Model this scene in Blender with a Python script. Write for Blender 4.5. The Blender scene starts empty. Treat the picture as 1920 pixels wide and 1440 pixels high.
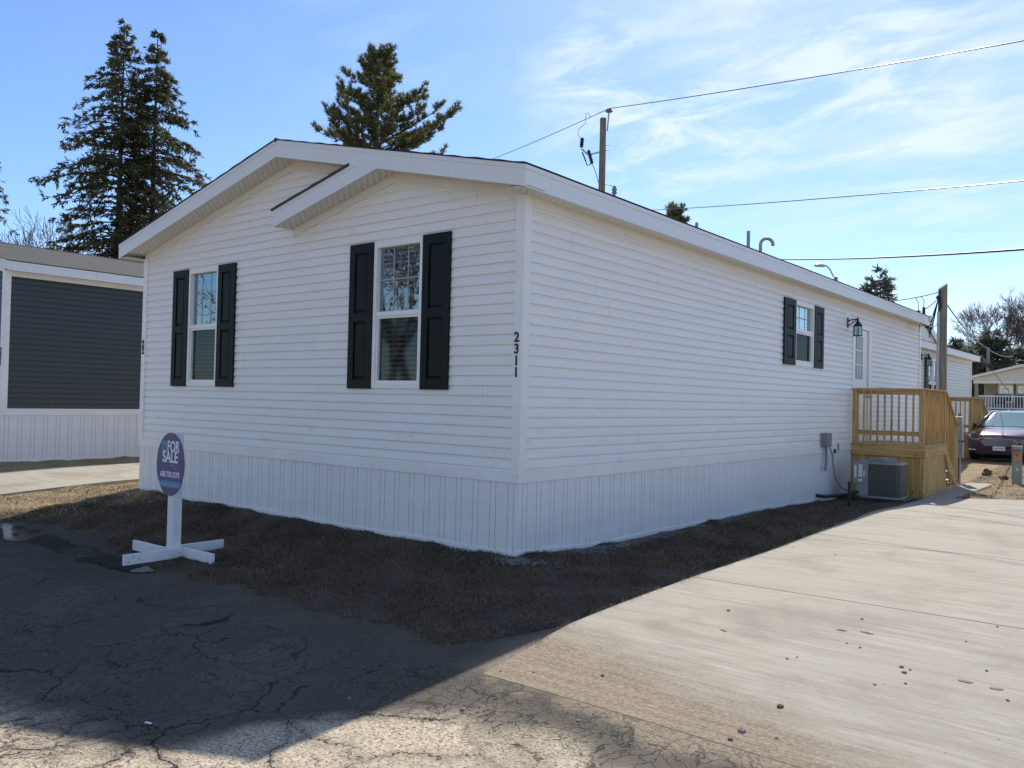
import bpy, bmesh, math, random
import numpy as np
from mathutils import Vector, Matrix, noise as mnoise
R = math.radians
random.seed(7); rng = np.random.default_rng(7)
sc = bpy.context.scene; C = sc.collection

# ------------------------------------------------------------------ camera
CAM = np.array([5.6794, -7.2229, 1.6910]); YAW, PITCH, ROLL, FPX = .6768, .0191, .0225, 1582.9
fw = np.array([-math.sin(YAW)*math.cos(PITCH), math.cos(YAW)*math.cos(PITCH), math.sin(PITCH)])
rt = np.cross(fw, [0, 0, 1]); rt /= np.linalg.norm(rt); up = np.cross(rt, fw)
r2 = math.cos(ROLL)*rt + math.sin(ROLL)*up; u2 = -math.sin(ROLL)*rt + math.cos(ROLL)*up
cd = bpy.data.cameras.new('camera'); cam = bpy.data.objects.new('camera', cd); C.objects.link(cam)
cam.matrix_world = Matrix(((r2[0], u2[0], -fw[0], CAM[0]), (r2[1], u2[1], -fw[1], CAM[1]), (r2[2], u2[2], -fw[2], CAM[2]), (0, 0, 0, 1)))
cd.sensor_width = 36; cd.lens = FPX/1920*36; cd.clip_end = 3000; cd.clip_start = .05
sc.camera = cam
def ray(px, py): return fw + r2*(px-960)/FPX - u2*(py-720)/FPX
def at(px, py, D): return Vector(CAM + ray(px, py)*D)          # survey helper: photo direction + distance -> place in the world
# ------------------------------------------------------------------ light
KX, KY = .392, .985                                             # ground shadow offset per metre of height
sun_dir = Vector((-KX, KY, 1)).normalized()
sd = bpy.data.lights.new('sun', 'SUN'); sd.energy = 3.9; sd.angle = R(.53); sd.color = (1, .94, .84)
so = bpy.data.objects.new('sun', sd); C.objects.link(so)
so.rotation_euler = sun_dir.to_track_quat('Z', 'Y').to_euler(); so.location = (0, 0, 40)
sc.view_settings.view_transform = 'Standard'; sc.view_settings.look = 'None'; sc.view_settings.gamma = 1
sc.view_settings.exposure = .57
W = bpy.data.worlds.new('World'); sc.world = W; W.use_nodes = True
nt = W.node_tree; nt.nodes.clear()
def wn(t, **k):
    n = nt.nodes.new(t)
    for a, b in k.items(): setattr(n, a, b)
    return n
sky = wn('ShaderNodeTexSky', sky_type='NISHITA'); sky.sun_disc = False
sky.sun_elevation = math.asin(sun_dir.z); sky.sun_rotation = math.atan2(sun_dir.x, sun_dir.y)
sky.altitude = 200; sky.air_density = 1.0; sky.dust_density = .25; sky.ozone_density = 2.5
tc = wn('ShaderNodeTexCoord'); sep = wn('ShaderNodeSeparateXYZ'); nt.links.new(tc.outputs['Generated'], sep.inputs[0])
def wm(op, a, b=None, c=None):
    n = wn('ShaderNodeMath', operation=op)
    for i, v in enumerate((a, b, c)):
        if v is None: continue
        if isinstance(v, (int, float)): n.inputs[i].default_value = v
        else: nt.links.new(v, n.inputs[i])
    return n.outputs[0]
zc = wm('MAXIMUM', wm('ADD', sep.outputs[2], .12), .02)
cu = wm('DIVIDE', sep.outputs[0], zc); cv = wm('DIVIDE', sep.outputs[1], zc)
def cirrus(rot, sx, sy, scale, detail, rough, lo, hi, off, dist=.6):
    cmb = wn('ShaderNodeCombineXYZ'); nt.links.new(cu, cmb.inputs[0]); nt.links.new(cv, cmb.inputs[1])
    mp = wn('ShaderNodeMapping'); mp.inputs['Rotation'].default_value = (0, 0, R(rot)); mp.inputs['Scale'].default_value = (sx, sy, 1); mp.inputs['Location'].default_value = (off, off*.7, 0)
    nt.links.new(cmb.outputs[0], mp.inputs[0])
    nz = wn('ShaderNodeTexNoise'); nz.inputs['Scale'].default_value = scale; nz.inputs['Detail'].default_value = detail; nz.inputs['Roughness'].default_value = rough; nz.inputs['Distortion'].default_value = dist
    nt.links.new(mp.outputs[0], nz.inputs['Vector'])
    mr = wn('ShaderNodeMapRange', interpolation_type='SMOOTHSTEP'); mr.inputs['From Min'].default_value = lo; mr.inputs['From Max'].default_value = hi
    nt.links.new(nz.outputs[0], mr.inputs[0]); return mr.outputs[0]
m1 = cirrus(25, .8, 1.7, .80, 6, .56, .36, .80, 3.1, .4)           # broad thin veils
m2 = cirrus(-35, .6, 2.2, 1.7, 7, .60, .44, .82, 8.3, .4)      # streaks
m3 = cirrus(0, .5, .5, .7, 3, .5, .36, .64, 5.2, .2)            # where the veils are
# the cloud field lies over the right (north-east) part of the sky
side = wn('ShaderNodeMapRange', interpolation_type='SMOOTHSTEP'); side.inputs['From Min'].default_value = -.82; side.inputs['From Max'].default_value = -.30
nt.links.new(sep.outputs[0], side.inputs[0])
cl = wm('MULTIPLY', wm('ADD', wm('MULTIPLY', m1, .62), wm('MULTIPLY', m2, .60)), wm('ADD', wm('MULTIPLY', m3, .75), .25))
cl = wm('MULTIPLY', cl, wm('ADD', wm('MULTIPLY', side.outputs[0], .95), .12))
blob = None
for dv_, rad, amp in (((-0.4975, 0.8096, 0.3115), 0.1, 0.55), ((-0.5298, 0.7592, 0.3779), 0.07, 0.45), ((-0.4381, 0.8488, 0.2959), 0.09, 0.4), ((-0.3308, 0.8651, 0.3771), 0.16, 0.45), ((-0.1846, 0.9532, 0.2394), 0.13, 0.35), ((-0.2138, 0.8973, 0.3861), 0.16, 0.4), ((-0.6874, 0.6034, 0.4042), 0.14, 0.14)):   # denser parts of the cirrus, fixed directions in the sky
    vd = wn('ShaderNodeVectorMath', operation='DISTANCE'); nt.links.new(tc.outputs['Generated'], vd.inputs[0]); vd.inputs[1].default_value = dv_
    mr = wn('ShaderNodeMapRange', interpolation_type='SMOOTHSTEP'); mr.inputs['From Min'].default_value = rad*1.5; mr.inputs['From Max'].default_value = 0; mr.inputs['To Max'].default_value = amp; nt.links.new(vd.outputs['Value'], mr.inputs[0])
    blob = mr.outputs[0] if blob is None else wm('ADD', blob, mr.outputs[0])
m4 = cirrus(60, .9, 1.5, 3.4, 8, .64, .40, .66, 2.2, .45)
cl = wm('MINIMUM', wm('ADD', wm('ADD', wm('MULTIPLY', cl, .78), wm('MULTIPLY', side.outputs[0], .10)), wm('MULTIPLY', blob, m4)), .85)
mixc = wn('ShaderNodeMix', data_type='RGBA'); mixc.inputs['B'].default_value = (4.7, 5.3, 6.0, 1)
gm = wn('ShaderNodeMix', data_type='RGBA', blend_type='MULTIPLY'); gm.inputs['Factor'].default_value = 1; gm.inputs['B'].default_value = (.64, .745, .92, 1)
nt.links.new(sky.outputs[0], gm.inputs['A']); nt.links.new(gm.outputs['Result'], mixc.inputs['A']); nt.links.new(cl, mixc.inputs['Factor'])
bg = wn('ShaderNodeBackground'); bg.inputs[1].default_value = .128
wo = wn('ShaderNodeOutputWorld'); nt.links.new(mixc.outputs['Result'], bg.inputs[0]); nt.links.new(bg.outputs[0], wo.inputs[0])

# ------------------------------------------------------------------ helpers
class MB:
    """collects faces; build() links them as ONE mesh object"""
    def __init__(s): s.v = []; s.f = []; s.sm = []
    def add(s, vs, fs, smooth=False):
        b = len(s.v); s.v += [tuple(v) for v in vs]; s.f += [tuple(i+b for i in f) for f in fs]; s.sm += [smooth]*len(fs)
    def quad(s, a, b, c, d): s.add([a, b, c, d], [(0, 1, 2, 3)])
    def box(s, x0, x1, y0, y1, z0, z1, M=None):
        vs = [Vector((x, y, z)) for x in (x0, x1) for y in (y0, y1) for z in (z0, z1)]
        if M is not None: vs = [M @ v for v in vs]
        s.add(vs, [(0, 1, 3, 2), (4, 6, 7, 5), (0, 4, 5, 1), (2, 3, 7, 6), (0, 2, 6, 4), (1, 5, 7, 3)])
    def beam(s, a, b, w, h, upv=(0, 0, 1)):
        a = Vector(a); b = Vector(b); d = (b-a).normalized(); upv = Vector(upv)
        sd_ = d.cross(upv)
        if sd_.length < 1e-4: sd_ = d.cross(Vector((1, 0, 0)))
        sd_.normalize(); u = sd_.cross(d)
        vs = [p + sd_*(w/2*i) + u*(h/2*j) for p in (a, b) for i, j in ((-1, -1), (1, -1), (1, 1), (-1, 1))]
        s.add(vs, [(0, 1, 2, 3)[::-1], (4, 5, 6, 7), (0, 1, 5, 4), (1, 2, 6, 5), (2, 3, 7, 6), (3, 0, 4, 7)])
    def tube(s, pts, rad, n=8, cap=True, smooth=True):
        pts = [Vector(p) for p in pts]; rad = rad if hasattr(rad, '__len__') else [rad]*len(pts)
        vs = []; fs = []; ref = None
        for i, p in enumerate(pts):
            d = (pts[min(i+1, len(pts)-1)] - pts[max(i-1, 0)])
            d = d.normalized() if d.length > 1e-9 else Vector((0, 0, 1))
            if ref is None: ref = d.orthogonal().normalized()
            ref = (ref - d*ref.dot(d)); ref = ref.normalized() if ref.length > 1e-6 else d.orthogonal().normalized()
            w = d.cross(ref)
            for k in range(n):
                a = 2*math.pi*k/n; vs.append(p + (ref*math.cos(a) + w*math.sin(a))*rad[i])
        for i in range(len(pts)-1):
            for k in range(n):
                fs.append((i*n+k, i*n+(k+1) % n, (i+1)*n+(k+1) % n, (i+1)*n+k))
        s.add(vs, fs, smooth)
        if cap: s.add([vs[k] for k in range(n)], [tuple(range(n))[::-1]]); s.add([vs[-n+k] for k in range(n)], [tuple(range(n))])
    def lathe(s, prof, origin=(0, 0, 0), n=20, smooth=True):
        vs = []; fs = []; o = Vector(origin)
        for r, z in prof:
            for k in range(n): a = 2*math.pi*k/n; vs.append(o + Vector((r*math.cos(a), r*math.sin(a), z)))
        for i in range(len(prof)-1):
            for k in range(n): fs.append((i*n+k, i*n+(k+1) % n, (i+1)*n+(k+1) % n, (i+1)*n+k))
        s.add(vs, fs, smooth)
    def prism(s, poly, O, U, V, N, t):
        O = Vector(O); U = Vector(U); V = Vector(V); N = Vector(N); n = len(poly)
        vs = [O+U*a+V*b for a, b in poly] + [O+U*a+V*b+N*t for a, b in poly]
        s.add(vs, [tuple(range(n))[::-1], tuple(range(n, 2*n))] + [(i, (i+1) % n, n+(i+1) % n, n+i) for i in range(n)])
    def build(s, name, m, parent=None, bevel=0):
        me = bpy.data.meshes.new(name); me.from_pydata(s.v, [], s.f); me.materials.append(m)
        me.polygons.foreach_set('use_smooth', s.sm); me.update()
        bm = bmesh.new(); bm.from_mesh(me); bmesh.ops.recalc_face_normals(bm, faces=bm.faces) if len(s.f) < 60000 else None
        bm.to_mesh(me); bm.free()
        o = bpy.data.objects.new(name, me); C.objects.link(o)
        if bevel:
            md = o.modifiers.new('b', 'BEVEL'); md.width = bevel; md.segments = 2; md.limit_method = 'ANGLE'; md.angle_limit = R(50)
        if parent is not None: o.parent = parent
        return o
def tag(o, label=None, cat=None, group=None, kind=None):
    if label: o['label'] = label
    if cat: o['category'] = cat
    if group: o['group'] = group
    if kind: o['kind'] = kind
    return o
def empty(name, loc, rz=0, label=None, cat=None, group=None):
    o = bpy.data.objects.new(name, None); C.objects.link(o); o.location = loc; o.rotation_euler = (0, 0, rz); o.empty_display_size = .3
    return tag(o, label, cat, group)
def copy_tree(o, parent=None):
    c = o.copy(); C.objects.link(c); c.parent = parent
    for ch in list(o.children): copy_tree(ch, c)
    return c
def raw(name, verts, faces4, m, parent=None, smooth=False):
    """fast numpy quads/tris mesh"""
    me = bpy.data.meshes.new(name); nv = len(verts); nf, k = faces4.shape
    me.vertices.add(nv); me.vertices.foreach_set('co', verts.astype(np.float32).ravel())
    me.loops.add(nf*k); me.loops.foreach_set('vertex_index', faces4.astype(np.int32).ravel())
    me.polygons.add(nf); me.polygons.foreach_set('loop_start', np.arange(0, nf*k, k, dtype=np.int32)); me.polygons.foreach_set('loop_total', np.full(nf, k, np.int32))
    me.polygons.foreach_set('use_smooth', np.full(nf, smooth)); me.update(calc_edges=True); me.validate()
    me.materials.append(m); o = bpy.data.objects.new(name, me); C.objects.link(o)
    if parent is not None: o.parent = parent
    return o
def text_obj(name, s, size, m, loc, rot, parent=None, depth=.003, bold=0., sx=1., align='CENTER'):
    cu_ = bpy.data.curves.new('t', 'FONT'); cu_.body = s; cu_.size = size; cu_.extrude = depth; cu_.offset = bold; cu_.align_x = align; cu_.align_y = 'CENTER'
    t = bpy.data.objects.new('t', cu_); C.objects.link(t)
    dg = bpy.context.evaluated_depsgraph_get(); me = bpy.data.meshes.new_from_object(t.evaluated_get(dg)); bpy.data.objects.remove(t)
    me.transform(Matrix.Diagonal((sx, 1, 1, 1)))
    me.materials.clear(); me.materials.append(m); o = bpy.data.objects.new(name, me); C.objects.link(o); o.location = loc; o.rotation_euler = rot
    if parent is not None: o.parent = parent
    return o

# ------------------------------------------------------------------ materials
class NM:
    def __init__(s, name):
        s.m = bpy.data.materials.new(name); s.m.use_nodes = True; s.t = s.m.node_tree; s.b = s.t.nodes['Principled BSDF']
        s.geo = s.t.nodes.new('ShaderNodeNewGeometry'); s.tc = s.t.nodes.new('ShaderNodeTexCoord')
    def L(s, a, b): s.t.links.new(a, b)
    def n(s, t, ins=None, **k):
        n = s.t.nodes.new(t)
        for a, b in k.items(): setattr(n, a, b)
        for a, b in (ins or {}).items():
            if isinstance(b, bpy.types.NodeSocket): s.L(b, n.inputs[a])
            else: n.inputs[a].default_value = b
        return n
    def pos(s, scale=(1, 1, 1), rot=(0, 0, 0), obj=False, loc=(0, 0, 0)):
        src = s.tc.outputs['Object'] if obj else s.geo.outputs['Position']
        return s.n('ShaderNodeMapping', {'Vector': src, 'Scale': scale, 'Rotation': rot, 'Location': loc}).outputs[0]
    def noise(s, vec, scale, detail=4, rough=.5, dist=0): return s.n('ShaderNodeTexNoise', {'Vector': vec, 'Scale': scale, 'Detail': detail, 'Roughness': rough, 'Distortion': dist}).outputs[0]
    def vor(s, vec, scale, feature='F1', out='Distance', rnd=1.): 
        return s.n('ShaderNodeTexVoronoi', {'Vector': vec, 'Scale': scale, 'Randomness': rnd}, feature=feature).outputs[out]
    def rng(s, v, a, b, c=0., d=1., sm=True): return s.n('ShaderNodeMapRange', {0: v, 'From Min': a, 'From Max': b, 'To Min': c, 'To Max': d}, interpolation_type='SMOOTHSTEP' if sm else 'LINEAR').outputs[0]
    def math(s, op, a, b=0., c=0.):
        n = s.t.nodes.new('ShaderNodeMath'); n.operation = op
        for i, v in enumerate((a, b, c)):
            if isinstance(v, bpy.types.NodeSocket): s.L(v, n.inputs[i])
            else: n.inputs[i].default_value = v
        return n.outputs[0]
    def mix(s, f, a, b, mode='MIX'):
        n = s.t.nodes.new('ShaderNodeMix'); n.data_type = 'RGBA'; n.blend_type = mode; n.clamp_factor = True
        for nm, v in (('Factor', f), ('A', a), ('B', b)):
            if isinstance(v, bpy.types.NodeSocket): s.L(v, n.inputs[nm])
            else: n.inputs[nm].default_value = v if nm == 'Factor' else ((*v, 1) if len(v) == 3 else v)
        return n.outputs['Result']
    def ramp(s, f, stops):
        n = s.n('ShaderNodeValToRGB', {0: f}); e = n.color_ramp.elements
        while len(e) < len(stops): e.new(.5)
        for i, (p, c) in enumerate(stops): e[i].position = p; e[i].color = (*c, 1)
        return n.outputs[0]
    def col(s, c):
        if isinstance(c, bpy.types.NodeSocket): s.L(c, s.b.inputs['Base Color'])
        else: s.b.inputs['Base Color'].default_value = (*c, 1)
        return s
    def set(s, **k):
        for a, b in k.items():
            a = a.replace('_', ' ')
            if isinstance(b, bpy.types.NodeSocket): s.L(b, s.b.inputs[a])
            else: s.b.inputs[a].default_value = b
        return s
    def bump(s, h, st=.3, d=.01): s.L(s.n('ShaderNodeBump', {'Strength': st, 'Distance': d, 'Height': h}).outputs[0], s.b.inputs['Normal']); return s
    def sepxyz(s, v=None): return s.n('ShaderNodeSeparateXYZ', {0: v or s.geo.outputs['Position']}).outputs
def simple(name, c, rough=.5, metal=0., var=.12, vs=6., bump=0., bscale=80., bd=.004):
    q = NM(name); p = q.pos(); nz = q.noise(p, vs, 5, .6)
    q.col(q.mix(q.rng(nz, .3, .7), tuple(x*(1-var) for x in c), tuple(min(1, x*(1+var)) for x in c))).set(Roughness=rough, Metallic=metal)
    if bump: q.bump(q.noise(p, bscale, 4, .6), bump, bd)
    return q.m
def vinyl(name, c, dirt=(.45, .36, .27), rough=.36, dirtamt=.15):
    q = NM(name); p = q.pos()
    long_ = q.noise(q.pos((.5, .5, 5)), 1.6, 5, .65)
    z = q.sepxyz()[2]
    smudge = q.math('MULTIPLY', q.rng(q.noise(q.pos((1, 1, 3)), 2.3, 6, .7), .52, .76), q.rng(z, 2.1, 1.2))
    streak = q.rng(q.noise(q.pos((8, 8, .6)), 1.5, 4, .6), .6, .85)
    base = q.mix(q.rng(long_, .3, .7), tuple(x*.95 for x in c), c)
    base = q.mix(q.math('MULTIPLY', q.math('ADD', smudge, q.math('MULTIPLY', streak, .35)), dirtamt*2), base, dirt)
    q.col(base).set(Roughness=q.rng(long_, .2, .8, rough-.06, rough+.1), **{'Specular IOR Level': .5})
    q.bump(q.math('ADD', q.noise(q.pos((1.2, 1.2, 30)), 6, 3, .5), q.math('MULTIPLY', q.noise(q.pos((1, 1, 1)), 1.1, 2, .5), 3.)), .25, .004)
    return q.m
M = {}
M['vinyl'] = vinyl('white_vinyl', (.89, .855, .83))
M['vinyl_cream'] = vinyl('cream_vinyl', (.70, .67, .58))
M['vinyl_dark'] = vinyl('slate_vinyl', (.048, .057, .058), (.10, .10, .10), .45, .03)
M['vinyl_tan'] = vinyl('tan_vinyl', (.27, .25, .19))
M['skirt'] = vinyl('skirting_vinyl', (.84, .825, .825), (.50, .46, .42), .33, .07)
M['trim'] = simple('white_trim', (.87, .85, .83), .35, var=.04, vs=2)
M['frieze'] = simple('almond_trim', (.80, .77, .71), .4, var=.03, vs=2)
# metal fascia with faint rain streaks
q = NM('fascia_metal'); st = q.rng(q.noise(q.pos((9, 9, .35)), 2.2, 5, .7), .56, .78); ar = q.rng(q.noise(q.pos(), .7, 2, .5), .42, .66)
q.col(q.mix(q.math('MULTIPLY', q.math('MULTIPLY', st, ar), .62), (.78, .79, .80), (.36, .38, .42))).set(Roughness=.38); M['fascia'] = q.m
# vented soffit: rows of punched holes across ribs
q = NM('vented_soffit'); s_ = q.sepxyz()
u = q.math('ADD', s_[0], s_[1])
rib = q.math('ABSOLUTE', q.math('SUBTRACT', q.math('FRACT', q.math('MULTIPLY', u, 9.)), .5))
vor = q.vor(q.pos((1, 1, 1)), 62., rnd=.15)
hole = q.math('MULTIPLY', q.rng(vor, .36, .24), q.rng(rib, .08, .16))
q.col(q.mix(q.math('MULTIPLY', hole, .75), (.78, .76, .70), (.16, .14, .11))).set(Roughness=.45); q.bump(q.rng(rib, .40, .48), .8, .01); M['soffit'] = q.m
# shingles
q = NM('asphalt_shingles'); s_ = q.sepxyz(); br = q.n('ShaderNodeTexBrick', {'Vector': q.n('ShaderNodeCombineXYZ', {0: s_[1], 1: q.math('MULTIPLY', s_[2], 4.3)}).outputs[0], 'Scale': 1., 'Brick Width': .3, 'Row Height': .14, 'Mortar Size': .006, 'Color1': (.048, .045, .042, 1), 'Color2': (.075, .07, .064, 1), 'Mortar': (.03, .028, .025, 1)})
q.col(q.mix(q.rng(q.noise(q.pos(), 90, 3, .8), .35, .7), q.mix(.5, br.outputs[0], (.03, .029, .028)), q.mix(.3, br.outputs[0], (.10, .095, .088)))).set(Roughness=.95); q.bump(q.noise(q.pos(), 120, 3, .7), .6, .004); M['shingle'] = q.m
q = NM('dark_shingles'); q.col(q.mix(q.rng(q.noise(q.pos(), 70, 3, .8), .35, .7), (.035, .032, .03), (.10, .095, .09))).set(Roughness=.95); M['shingle_dark'] = q.m
M['shutter'] = simple('charcoal_shutter', (.0042, .0095, .0095), .5, var=.15, vs=3, bump=.2, bscale=60, bd=.002)
M['shutter'].node_tree.nodes['Principled BSDF'].inputs['Specular IOR Level'].default_value = .22
M['glass'] = NM('window_glass').col((.02, .025, .025)).set(Roughness=.015, Transmission_Weight=.0, Alpha=1.).m
q = NM('clear_glass'); q.t.nodes.remove(q.b); o_ = q.t.nodes['Material Output']
tr = q.n('ShaderNodeBsdfTransparent', {'Color': (.62, .70, .68, 1)}); gl = q.n('ShaderNodeBsdfGlossy', {'Color': (.80, .95, .97, 1), 'Roughness': .01})
nb = q.n('ShaderNodeBump', {'Strength': .12, 'Distance': .01, 'Height': q.noise(q.pos(), 3.5, 2, .5)}).outputs[0]; q.L(nb, gl.inputs['Normal'])
fr = q.n('ShaderNodeFresnel', {'IOR': 1.5}); mx = q.n('ShaderNodeMixShader', {0: q.math('ADD', q.math('MULTIPLY', fr.outputs[0], 2.2), .20), 1: tr.outputs[0], 2: gl.outputs[0]}); q.L(mx.outputs[0], o_.inputs[0]); M['clear'] = q.m
q = NM('insect_screen_glass'); q.t.nodes.remove(q.b); o_ = q.t.nodes['Material Output']
tr = q.n('ShaderNodeBsdfTransparent', {'Color': (.36, .38, .37, 1)}); gl = q.n('ShaderNodeBsdfGlossy', {'Color': (.75, .85, .85, 1), 'Roughness': .04}); df = q.n('ShaderNodeBsdfDiffuse', {'Color': (.03, .03, .033, 1)})
a_ = q.n('ShaderNodeMixShader', {0: .14, 1: tr.outputs[0], 2: df.outputs[0]}); mx = q.n('ShaderNodeMixShader', {0: .07, 1: a_.outputs[0], 2: gl.outputs[0]}); q.L(mx.outputs[0], o_.inputs[0]); M['screen'] = q.m
M['blind'] = simple('blind_slat', (.55, .55, .52), .5, var=.05)
M['muntin'] = simple('grille_between_glass', (.36, .40, .39), .4, var=.04)
M['interior'] = simple('room_interior', (.10, .095, .085), .8, var=.1)
M['black'] = simple('black_plastic', (.012, .012, .014), .45, var=.1)
M['iron'] = simple('black_iron', (.012, .016, .022), .35, metal=.3, var=.1)
M['grey_box'] = simple('grey_electrical', (.22, .24, .25), .45, var=.06)
M['galv'] = simple('galvanised_metal', (.40, .41, .42), .42, metal=.6, var=.15, vs=12)
M['pvc'] = simple('grey_pvc', (.40, .38, .37), .5, var=.1)
def wood(name, a, b, axis, gs=1., knots=True, rough=.62):
    q = NM(name); s3 = [26, 26, 26]; s3[axis] = 1.3
    obj = q.n('ShaderNodeObjectInfo').outputs['Random']; isl = q.geo.outputs['Random Per Island']
    off = q.n('ShaderNodeCombineXYZ', {0: q.math('MULTIPLY', isl, 37.), 1: q.math('MULTIPLY', isl, 91.), 2: q.math('MULTIPLY', isl, 53.)}).outputs[0]
    pp = q.n('ShaderNodeVectorMath', {0: q.geo.outputs['Position'], 1: off}, operation='ADD').outputs[0]
    g = q.noise(q.n('ShaderNodeMapping', {'Vector': pp, 'Scale': s3}).outputs[0], gs, 5, .6, .8)
    base = q.mix(q.rng(g, .32, .68), a, b)
    base = q.mix(1., base, q.ramp(isl, [(0, (.80, .80, .80)), (.5, (1., .98, .93)), (1., (1.12, 1.06, 1.0))]), 'MULTIPLY')
    if knots:
        kv = q.vor(q.n('ShaderNodeMapping', {'Vector': pp, 'Scale': [3.2 if i != axis else 1.1 for i in range(3)]}).outputs[0], 2.2)
        base = q.mix(q.rng(kv, .11, .05), base, (.13, .06, .025))
    q.col(base).set(Roughness=rough); q.bump(g, .35, .003); return q.m
PA, PB = (.39, .225, .068), (.72, .47, .175)
M['pine_x'] = wood('treated_pine_x', PA, PB, 0); M['pine_y'] = wood('treated_pine_y', PA, PB, 1); M['pine_z'] = wood('treated_pine_z', PA, PB, 2)
M['pole'] = wood('weathered_pole', (.16, .125, .10), (.33, .28, .235), 2, .8, False, .85)
M['pole_grey'] = wood('grey_green_pole', (.15, .145, .105), (.30, .28, .22), 2, .8, False, .85)
M['bark'] = simple('bark', (.085, .068, .055), .9, var=.35, vs=4, bump=.6, bscale=25, bd=.02)
M['bark_pale'] = simple('pale_bark', (.20, .175, .155), .9, var=.3, vs=3)
M['bark_far'] = simple('hazed_bark', (.16, .135, .13), .95, var=.3, vs=1)  # paler than near bark: distance haze put into the colour
def foliage(name, a, b, c):
    q = NM(name); isl = q.geo.outputs['Random Per Island']
    base = q.mix(q.rng(q.noise(q.pos(), .8, 3, .6), .35, .65), a, b); base = q.mix(q.rng(isl, .72, 1.), base, c)
    q.col(base).set(Roughness=.65, **{'Specular IOR Level': .3})
    tl = q.n('ShaderNodeBsdfTranslucent', {'Color': base}); mx = q.n('ShaderNodeMixShader', {0: .38, 1: q.b.outputs[0], 2: tl.outputs[0]}); q.L(mx.outputs[0], q.t.nodes['Material Output'].inputs[0]); return q.m
M['spruce'] = foliage('spruce_needles', (.058, .066, .028), (.11, .115, .048), (.22, .155, .075))
M['pine'] = foliage('pine_needles', (.10, .12, .052), (.19, .20, .08), (.30, .25, .12))
M['far_green'] = foliage('hazed_evergreen', (.085, .105, .075), (.14, .155, .11), (.20, .19, .15))  # needles greyed and lightened in the colour to stand in for haze
M['white_paint'] = simple('white_painted_wood', (.74, .76, .77), .5, var=.06, vs=5, bump=.25, bscale=40, bd=.003)
# ---- ground materials
q = NM('lawn_soil'); p = q.pos(); nz = q.noise(p, 1.3, 6, .65); fi = q.noise(p, 45, 5, .75); y_ = q.sepxyz()
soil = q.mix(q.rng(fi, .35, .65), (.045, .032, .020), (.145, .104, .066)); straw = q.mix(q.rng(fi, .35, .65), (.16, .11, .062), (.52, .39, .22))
far = q.math('MAXIMUM', q.rng(y_[1], 11., 13.), q.math('MAXIMUM', q.rng(y_[0], -6.6, -7.6), q.rng(y_[0], 6.6, 7.2)))  # straw behind and right; left split paints one grass pale in sun, dark in shade
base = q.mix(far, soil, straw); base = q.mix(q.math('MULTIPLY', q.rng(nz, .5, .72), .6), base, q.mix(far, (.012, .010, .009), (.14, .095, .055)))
q.col(base).set(Roughness=.95); q.bump(q.math('ADD', fi, q.noise(p, 140, 3, .7)), .9, .02); M['lawn'] = q.m
q = NM('old_asphalt'); p = q.pos(); s_ = q.sepxyz(); X_, Y_ = s_[0], s_[1]
wob = q.noise(p, 1.1, 5, .6); wob2 = q.noise(p, 4.5, 4, .6)
st = q.vor(p, 85., out='Color'); stv = q.n('ShaderNodeSeparateXYZ', {0: st}).outputs[0]
agg = q.ramp(stv, [(0., (.13, .10, .07)), (.12, (.25, .20, .14)), (.30, (.40, .33, .235)), (.75, (.52, .44, .32)), (1., (.62, .54, .41))])
agg = q.mix(q.math('MULTIPLY', q.rng(q.noise(p, .9, 5, .6), .42, .70), .5), agg, (.30, .24, .17))
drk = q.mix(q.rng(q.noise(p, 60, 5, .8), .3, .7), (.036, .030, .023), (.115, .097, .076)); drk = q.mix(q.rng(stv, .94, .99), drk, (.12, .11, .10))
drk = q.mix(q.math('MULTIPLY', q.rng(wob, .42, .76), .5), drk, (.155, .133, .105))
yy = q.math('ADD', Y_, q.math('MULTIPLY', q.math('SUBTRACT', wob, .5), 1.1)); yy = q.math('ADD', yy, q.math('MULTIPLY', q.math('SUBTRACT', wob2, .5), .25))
lim = q.math('MULTIPLY_ADD', q.rng(X_, 2.5, 1.0), -1.55, -3.35)      # dark tar band; its deeper left part paints in the house's shadow
tar_shadow = q.rng(q.math('SUBTRACT', yy, lim), -.45, .16)
base = q.mix(tar_shadow, agg, drk)
dirt = q.math('MULTIPLY', q.rng(X_, 1.7, 2.2), q.rng(yy, -3.12, -2.95)); base = q.mix(dirt, base, q.mix(q.rng(q.noise(p, 50, 4, .7), .3, .7), (.15, .12, .088), (.31, .25, .18)))
dv = q.n('ShaderNodeVectorMath', {0: p, 1: q.n('ShaderNodeVectorMath', {0: q.n('ShaderNodeTexNoise', {'Vector': p, 'Scale': 2.2, 'Detail': 6, 'Roughness': .65}).outputs['Color'], 1: (.55, .55, 0)}, operation='MULTIPLY').outputs[0]}, operation='ADD').outputs[0]
c1 = q.vor(dv, 1.15, 'DISTANCE_TO_EDGE'); c2 = q.vor(dv, 3.6, 'DISTANCE_TO_EDGE')
k1 = q.rng(c1, q.rng(wob, .3, .7, .005, .018), .001); k2 = q.math('MULTIPLY', q.rng(c2, .020, .003), q.math('MULTIPLY', q.rng(q.noise(p, .8, 2, .5), .50, .6), .8))
c3 = q.vor(dv, 7.5, 'DISTANCE_TO_EDGE'); k3 = q.math('MULTIPLY', q.rng(c3, .035, .004), q.math('MULTIPLY', q.rng(q.noise(p, 1.1, 3, .5), .44, .58), .75)); k2 = q.math('MAXIMUM', k2, k3)
crk = q.math('MAXIMUM', q.math('MULTIPLY', k1, q.rng(q.noise(p, 1.7, 3, .5), .38, .5)), k2); crk = q.math('MULTIPLY', crk, q.rng(Y_, -2.75, -3.3))
halo = q.math('MULTIPLY', q.rng(c1, .09, .01), .35)
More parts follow.
